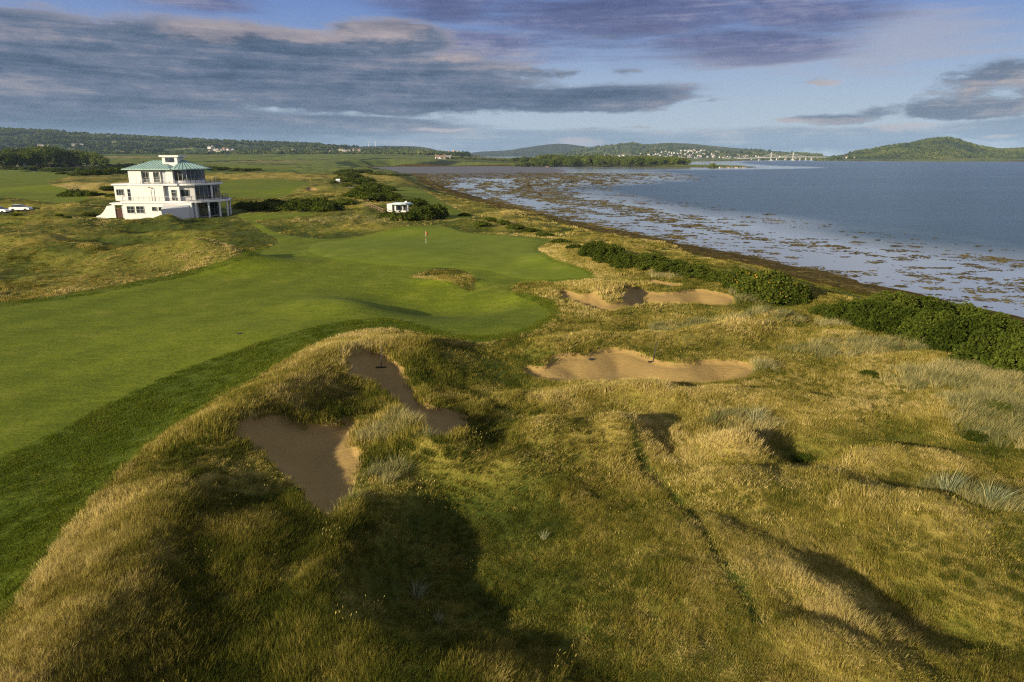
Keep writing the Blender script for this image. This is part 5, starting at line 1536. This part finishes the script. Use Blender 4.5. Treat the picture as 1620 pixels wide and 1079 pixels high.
# ------------------------------------------------------------------ flag, rakes and small things on the course
x, y = ground(674, 385); z = zat(x, y)
e = empty('flagstick', (x, y, z)); tag(e, 'red flag on a white and red striped stick in the green', 'flagstick'); e.scale = (0.85, 0.85, 0.85)
M['flagw'] = mat_plain('stick_white', (0.8, 0.8, 0.78), 0.5); M['flagr'] = mat_plain('flag_red', (0.48, 0.045, 0.03), 0.8)
b = MB()
for i in range(5): b.tube((0, 0, i * 0.42 - (0.1 if i == 0 else 0)), (0, 0, (i + 1) * 0.42), 0.022, None, 8, 1 if i == 2 else 0)
b.build('stick', [M['flagw'], M['flagr']], e)
b = MB(); N_ = 8
vf = [(-0.02 + 0.04 * math.sin(1.6 + i * 0.8) * i / N_ - 0.05 * i / N_ * 1.2, 0.09 * math.sin(i * 0.9) * i / N_, 0) for i in range(N_ + 1)]
top_ = [(0.03 + 0.42 * i / N_ * 0.75, 0.08 * math.sin(i * 0.9), 2.1 - 0.36 * (i / N_) ** 1.3) for i in range(N_ + 1)]
bot_ = [(0.03 + 0.38 * i / N_ * 0.70, 0.08 * math.sin(i * 0.9 + 0.5), 1.76 - 0.36 * (i / N_) ** 1.2) for i in range(N_ + 1)]
b.poly(top_ + bot_, [(i, i + 1, N_ + 2 + i, N_ + 1 + i) for i in range(N_)])
fo = b.build('flag', M['flagr'], e, True)
sd = fo.modifiers.new('cloth', 'SOLIDIFY'); sd.thickness = 0.01

def rake(px, py, lean, rz, label):
    x, y = ground(px, py); z = zat(x, y)
    e = empty('bunker_rake', (x, y, z), rz); tag(e, label, 'rake')
    b = MB(); b.tube((0, 0, 0.06), lean, 0.030, 0.026, 8); b.build('handle', M['plank'] if False else M['dark'], e)
    b = MB(); b.box(-0.34, 0.34, -0.03, 0.03, 0.03, 0.09); b.build('rake_head', M['dark'], e)
    tm = MB(); tm.box(-0.012, 0.012, -0.015, 0.015, -0.06, 0.03); tme = tm.mesh('tine', M['dark'])
    for i in range(11):
        o = link_mesh('tine', tme, None, e); o.location = (-0.32 + i * 0.064, 0, 0)
rake(603, 582, (0.02, 0.35, 1.35), 0.0, 'dark rake lying upright against the far lip of the shaded narrow bunker')
rake(1033, 571, (0.30, 0.45, 1.3), 0.0, 'dark rake leaning on the far lip of the wide sunlit bunker')
def disc(px, py, r, h, mat, name, label, cat):
    x, y = ground(px, py); b = MB()
    b.tube((0, 0, -0.03), (0, 0, h * 0.6), r, r, 14); b.tube((0, 0, h * 0.6), (0, 0, h), r * 0.95, r * 0.4, 14)
    o = b.build(name, M[mat], None); o.location = (x, y, zat(x, y)); tag(o, label, cat)
disc(379, 528, 0.17, 0.05, 'dark', 'drain_cover', 'small dark drain cover flush in the open fairway', 'drain cover')
def stone(px, py, r, label):
    x, y = ground(px, py); bm = bmesh.new(); bmesh.ops.create_icosphere(bm, subdivisions=2, radius=r)
    g = np.random.default_rng(px)
    for v in bm.verts: v.co = Vector((v.co.x * 1.3, v.co.y, v.co.z * 0.7)) * (1 + 0.3 * g.uniform(-1, 1))
    me = bpy.data.meshes.new('stone'); bm.to_mesh(me); bm.free()
    o = link_mesh('stone', me, M['dark']); o.location = (x, y, zat(x, y) + r * 0.2); tag(o, label, 'stone')
stone(935, 569, 0.13, 'small dark stone lying on the sand of the wide sunlit bunker')

# ------------------------------------------------------------------ two cars parked behind the swell on the left
M['car'] = mat_plain('white_car_paint', (0.72, 0.74, 0.77), 0.25, 0.03, 1, 0.6)
M['tyre'] = mat_plain('tyre_rubber', (0.015, 0.015, 0.015), 0.8)
def car(x, y, z, rz, label):
    e = empty('parked_car', (x, y, z), rz); tag(e, label, 'car', 'cars parked behind the grassy swell')
    L_, W_ = 4.4, 1.8
    sec = [(-2.2, 0.35), (-2.2, 0.85), (-1.95, 1.0), (-1.0, 1.05), (1.2, 1.0), (2.0, 0.9), (2.2, 0.7), (2.2, 0.35)]
    b = MB(); n = len(sec)
    b.poly([(a, -W_ / 2, c) for a, c in sec] + [(a, W_ / 2, c) for a, c in sec], [(i, (i + 1) % n, n + (i + 1) % n, n + i) for i in range(n)] + [tuple(range(n))[::-1], tuple(range(n, 2 * n))])
    b.build('body', M['car'], e)
    b = MB(); cs = [(-1.75, 1.02), (-1.25, 1.5), (0.15, 1.52), (1.05, 1.02)]
    b.poly([(a, -W_ / 2 + (0.08 if c < 1.2 else 0.25), c) for a, c in cs] + [(a, W_ / 2 - (0.08 if c < 1.2 else 0.25), c) for a, c in cs], [(0, 1, 5, 4), (1, 2, 6, 5), (2, 3, 7, 6), (3, 2, 1, 0), (4, 5, 6, 7), (0, 4, 7, 3)])
    b.build('window', M['glass'], e)
    b = MB(); b.box(-1.28, 0.2, -0.66, 0.66, 1.515, 1.56); b.build('roof', M['car'], e)
    wm = MB(); wm.tube((0, -0.1, 0), (0, 0.1, 0), 0.32, None, 16); wme = wm.mesh('wheel', M['tyre'])
    for sx in (-1.35, 1.35):
        for sy in (-0.85, 0.85):
            o = link_mesh('wheel', wme, None, e); o.location = (sx, sy, 0.33)
    b = MB(); b.box(2.15, 2.22, -0.8, -0.5, 0.65, 0.8); b.box(2.15, 2.22, 0.5, 0.8, 0.65, 0.8); b.build('headlight', M['coping'], e)
for px, dz, rz, lab in [(34, 1.1, R(8), 'white car parked behind the grassy swell, wholly in view left of the clubhouse'), (0, 1.1, R(-4), 'white car parked behind the grassy swell, cut by the left edge')]:
    x, y = at(px, 336, 7.2); 
    car(x, y, zat(x, y) - 0.03, rz, lab)

# ------------------------------------------------------------------ houses far off
M['hwall'] = mat_plain('pale_house_wall', (0.46, 0.42, 0.36), 0.85, 0.15, 0.2)
M['hwhite'] = mat_plain('white_house_wall', (0.58, 0.56, 0.52), 0.85, 0.08, 0.2)
M['hroof'] = mat_plain('slate_roof', (0.13, 0.12, 0.12), 0.8, 0.2, 0.2)
M['hroofr'] = mat_plain('brown_tile_roof', (0.24, 0.13, 0.085), 0.8, 0.2, 0.2)
M['stonew'] = mat_plain('pink_sandstone', (0.50, 0.30, 0.20), 0.85, 0.15, 0.1)
M['greyst'] = mat_plain('grey_stone', (0.27, 0.27, 0.27), 0.85, 0.2, 0.6)
M['conc'] = mat_plain('pale_concrete', (0.46, 0.45, 0.42), 0.8, 0.08, 0.05)
def house_mesh(L_, W_, h, rh, wm, rm, win=True):
    b = MB(); b.box(-L_ / 2, L_ / 2, -W_ / 2, W_ / 2, -3, h, 0)
    b.poly([(-L_ / 2, -W_ / 2, h + 0.01), (-L_ / 2, W_ / 2, h + 0.01), (-L_ / 2, 0, h + rh * 0.95), (L_ / 2, -W_ / 2, h + 0.01), (L_ / 2, W_ / 2, h + 0.01), (L_ / 2, 0, h + rh * 0.95)], [(0, 2, 1), (3, 4, 5)], 0)
    o = 0.4
    b.poly([(-L_ / 2 - o, -W_ / 2 - o, h - 0.2), (L_ / 2 + o, -W_ / 2 - o, h - 0.2), (L_ / 2 + o, 0, h + rh), (-L_ / 2 - o, 0, h + rh), (-L_ / 2 - o, W_ / 2 + o, h - 0.2), (L_ / 2 + o, W_ / 2 + o, h - 0.2)], [(0, 1, 2, 3), (3, 2, 5, 4)], 1)
    b.box(-L_ * 0.32, -L_ * 0.22, -0.5, 0.5, h + rh * 0.7, h + rh + 1.0, 0)
    if win:
        for k in (-0.3, 0.0, 0.3):
            b.box(k * L_ - 0.6, k * L_ + 0.6, -W_ / 2 - 0.06, -W_ / 2, h * 0.3, h * 0.72, 2)
    return b.mesh('house', [wm, rm, M['glass']])
HM = [house_mesh(14, 8, 5, 3.2, M['hwhite'], M['hroof']), house_mesh(11, 8, 4.2, 3, M['hwall'], M['hroofr']), house_mesh(20, 9, 5.5, 3, M['hwall'], M['hroof']), house_mesh(12, 8, 6, 3.5, M['hwhite'], M['hroofr']), house_mesh(34, 14, 7, 3, M['hwhite'], M['hroof'])]
def house(me, x, y, z, rz, label, group=None, s=1.0, name='house', cat='house'):
    o = link_mesh(name, me); o.location = (x, y, z); o.rotation_euler = (0, 0, rz); o.scale = (s, s, s)
    return tag(o, label, cat, group)
g = np.random.default_rng(31)
for i in range(290):
    u = g.beta(1.6, 1.5); px = 925 + 370 * u; w = float(g.uniform(0.05, 0.95)) ** 1.2 * (0.95 if 1020 < px < 1140 else 0.7)
    x, y, z = on_hill('town_hill', px, min(w, 0.95))
    house(HM[int(g.integers(0, 4))], x, y, z + 3.0, g.normal(0, 0.5), 'small pale house of the town on the far shore slope', 'houses of the town across the firth', 0.85)
for i in range(8):
    px = [930, 958, 985, 1012, 1060, 1105, 1150, 1172][i]
    x, y, z = on_hill('town_hill', px, 0.02)
    house(HM[4], x, y - 10, max(z, 2) + 3, 0, 'long low pale shed on the waterfront below the town', 'waterfront sheds below the town', 1.2, 'shed', 'shed')
for i, (px, w) in enumerate([(x_ + g.normal(0, 3), w_ + g.normal(0, .02)) for x_, w_ in [(4, .13), (12, .11), (22, .14), (30, .12), (42, .10), (50, .1), (66, .30), (72, .3), (80, .07), (84, .31), (90, .06), (96, .05), (102, .08), (108, .06), (114, .06), (118, .32), (126, .30), (140, .06), (185, .06), (190, .08), (183, .2), (231, .22), (206, .08)] + [(330 + 3.2 * k, .30 + .05 * math.sin(k)) for k in range(14)] + [(440 + 12 * k, .24) for k in range(8)] + [(540 + 4 * k, .3) for k in range(9)] + [(490, .05), (546, .05), (550, .05), (171, .75)]]):
    x, y, z = on_hill('wooded_hill', px, max(0.03, w))
    house(HM[int(g.integers(0, 4))], x, y, z + 7.0, g.normal(0, 0.4), 'small pale house among the trees of the far left hillside', 'houses on the wooded hillside', 1.15)
for i, px in enumerate(np.linspace(655, 676, 7)):
    x, y, z = on_hill('wooded_hill', px, 0.05)
    house(HM[4], x, y, z + 5, 0, 'white industrial shed at the foot of the far hill', 'white sheds at the foot of the hill', 1.1, 'shed', 'shed')
for i, (px, w) in enumerate([(1334, .32), (1340, .30), (1346, .34), (1352, .30), (1306, .1), (1312, .08), (1508, .10), (1512, .2), (1520, .03), (1525, .03), (1537, .03), (1543, .03), (1549, .03), (1555, .03), (1561, .04), (1566, .03), (1574, .05)]):
    x, y, z = on_hill('headland_hill', px, w)
    house(HM[int(g.integers(0, 4))], x, y - 2, z + 3.0, g.normal(0, 0.4), 'small pale house on the wooded headland across the water', 'houses on the headland', 0.85)
for i, px in enumerate(np.linspace(1140, 1180, 11)):
    x, y = at(px, 263.6, 2.4)
    house(HM[0 if i % 3 else 3], x, y, zat(x, y) + 0.2, g.normal(0, 0.4), 'little white cottage in the row at the tip of the point', 'white cottages at the tip of the point', 0.40)
x, y = at(866, 262.0, 3.0); house(HM[1], x, y, zat(x, y) + 0.3, 0.2, 'small pink walled cottage in front of the long wood', None, 0.5)
def big_house(px, py, z_, s, label, wm, rm, name, cat, L_=22, group=None):
    x, y = ground(px, py); z = zat(x, y)
    e = empty(name, (x, y, z), 0.15); tag(e, label, cat, group); e.scale = (s, s, s)
    b = MB(); b.box(-L_ / 2, L_ / 2, -4, 4, -2, 4.5); b.poly([(-L_ / 2, -4, 4.5), (-L_ / 2, 4, 4.5), (-L_ / 2, 0, 7.4), (L_ / 2, -4, 4.5), (L_ / 2, 4, 4.5), (L_ / 2, 0, 7.4)], [(0, 2, 1), (3, 4, 5)]); b.build('wall', wm, e)
    b = MB(); b.poly([(-L_ / 2 - .5, -4.6, 4.2), (L_ / 2 + .5, -4.6, 4.2), (L_ / 2 + .5, 0, 7.6), (-L_ / 2 - .5, 0, 7.6), (-L_ / 2 - .5, 4.6, 4.2), (L_ / 2 + .5, 4.6, 4.2)], [(0, 1, 2, 3), (3, 2, 5, 4)]); r = b.build('roof', rm, e)
    b = MB(); b.box(-L_ / 2 + 1, -L_ / 2 + 2.2, -0.6, 0.6, 6.8, 9); b.box(L_ / 2 - 2.2, L_ / 2 - 1, -0.6, 0.6, 6.8, 9); b.build('chimney', wm, r)
    b = MB(); b.box(-L_ / 2, L_ / 2, -4.06, -4.0, 0.0, 0.1)
    wmesh = MB(); wmesh.box(-0.6, 0.6, -4.08, -4.0, 1.2, 3.2); wme = wmesh.mesh('window', M['glass'])
    for k in range(5):
        o = link_mesh('window', wme, None, e); o.location = (-L_ / 2 + L_ * (k + 0.5) / 5, 0, 0)
big_house(697, 251.5, 17, 1.25, 'brown roofed white farmhouse on the rise above the mud bay', M['hwhite'], M['hroofr'], 'farmhouse', 'farmhouse')
big_house(707, 250.6, 18, 1.0, 'grey roofed farm barn beside the brown roofed farmhouse', M['hwall'], M['greyst'], 'barn', 'barn')
x, y = ground(38, 266)
e = empty('stone_house', (x, y, zat(x, y)), R(58)); tag(e, 'grey stone house with steep gable among the trees on the left', 'house'); e.scale = (1.0,) * 3
b = MB(); b.box(-6, 6, -4, 4, -1, 5.5); b.poly([(-6, -4, 5.5), (-6, 4, 5.5), (-6, 0, 10.5), (6, -4, 5.5), (6, 4, 5.5), (6, 0, 10.5)], [(0, 2, 1), (3, 4, 5)]); b.build('wall', M['greyst'], e)
b = MB(); b.poly([(-6.4, -4.6, 5.0), (6.4, -4.6, 5.0), (6.4, 0, 10.8), (-6.4, 0, 10.8), (-6.4, 4.6, 5.0), (6.4, 4.6, 5.0)], [(0, 1, 2, 3), (3, 2, 5, 4)]); r = b.build('roof', M['greyst'], e)
b = MB(); b.box(-6.0, -4.8, -0.6, 0.6, 10.0, 12.2); b.build('chimney', M['stonew'], r)
x, y, z = on_hill('wooded_hill', 718, 0.12)
e = empty('castle', (x, y, z)); tag(e, 'pink sandstone castle block with corner towers on the far skyline', 'castle')
b = MB(); b.box(-17, 17, -9, 9, -8, 15); b.box(17, 34, -7, 7, -8, 9); b.build('wall', M['stonew'], e)
for i, (xx, yy) in enumerate([(-17, -9), (17, -9), (-17, 9), (17, 9), (0, 0)]):
    b = MB(); b.tube((xx, yy, -8), (xx, yy, 20 if i < 4 else 24), 4, None, 10); b.build('tower', M['stonew'], e)
# masts on the hill
for i, px in enumerate((583, 594)):
    x, y, z = on_hill('blue_ridge', px, 0.95)
    e = empty('wind_turbine', (x, y, z)); tag(e, 'white wind turbine on the far ridge, ' + ('left' if i == 0 else 'right') + ' of the two', 'wind turbine', 'wind turbines on the far ridge')
    b = MB(); b.tube((0, 0, -5), (0, 0, 42), 2.2, 1.2, 8); b.build('tower', M['coping'], e)
    b = MB()
    for k in range(3):
        a = 0.5 + i + k * 2.094; b.tube((0, -2, 42), (20 * math.cos(a), -2, 42 + 20 * math.sin(a)), 1.2, 0.4, 5)
    b.build('rotor', M['coping'], e)

# ------------------------------------------------------------------ the bridge
def bridge():
    D = 3950.0
    X = lambda px: (px - 810) / FPX * D / (CP + SP * 0.263)
    zp = lambda py: CAM_H + (-SP + CP * (539.5 - py) / FPX) / (CP + SP * (539.5 - py) / FPX) * D
    e = empty('cable_stayed_bridge', (X(1236), D, 0)); tag(e, 'long pale cable stayed bridge with two pairs of towers across the firth', 'bridge')
    x0 = X(1236)
    dk = [(X(q) - x0, zp(w)) for q, w in [(1150, 252.4), (1180, 250.6), (1205, 249.6), (1220, 249.0), (1254, 248.5), (1280, 248.4), (1302, 248.8), (1316, 249.6)]]
    b = MB()
    for (xa, za), (xb, zb) in zip(dk[:-1], dk[1:]):
        b.bar((xa, 0, za), (xb, 0, zb), 18, 2.2); b.bar((xa, -11, za + 2.1), (xb, -11, zb + 2.1), 0.4, 1.2)
    b.build('deck', M['conc'], e)
    for px in (1219.5, 1254):
        for s in (-1, 1):
            xx = X(px) - x0 + s * 5.5
            b = MB(); b.tube((xx, s * 9, -2), (xx, s * 9, zp(241)), 2.0, 1.4, 8); b.build('tower', M['conc'], e)
        b = MB(); b.box(X(px) - x0 - 8, X(px) - x0 + 8, -12, 12, -2, 2.0); b.build('pier_base', M['conc'], e)
        c = MB()
        for k in (-1, 1):
            for j in range(1, 6):
                xe = X(px) - x0 + k * 16 * j
                zz = np.interp(xe, [q[0] for q in dk], [q[1] for q in dk])
                for s in (-1, 1): c.bar((X(px) - x0 + s * 5.5, s * 9, zp(242) - 1.5 * j * 0.5), (xe, s * 9, zz + 1), 0.35, 0.35)
        c.build('cables', M['conc'], e)
    for px in (1188, 1200, 1207, 1236 - 29, 1265, 1274, 1283, 1292):
        zz = np.interp(X(px) - x0, [q[0] for q in dk], [q[1] for q in dk])
        b = MB(); b.box(X(px) - x0 - 0.9, X(px) - x0 + 0.9, -6, 6, -2, zz - 1.3); b.build('pier', M['conc'], e)
bridge()
# ------------------------------------------------------------------ the air: one even body of haze round everything that stands
hm, ht = material('haze_air')
pv = ht.new('ShaderNodeVolumePrincipled')
pv.inputs['Color'].default_value = (0.52, 0.74, 1.0, 1)
pv.inputs['Density'].default_value = 0.000036
pv.inputs['Anisotropy'].default_value = 0.0
ht.out(pv.outputs[0], 'ShaderNodeOutputMaterial', 'Volume')
b = MB(); b.box(-15500, 15500, -1500, 14500, -30.0, 420.0)
tag(b.build('haze', hm), kind='stuff')
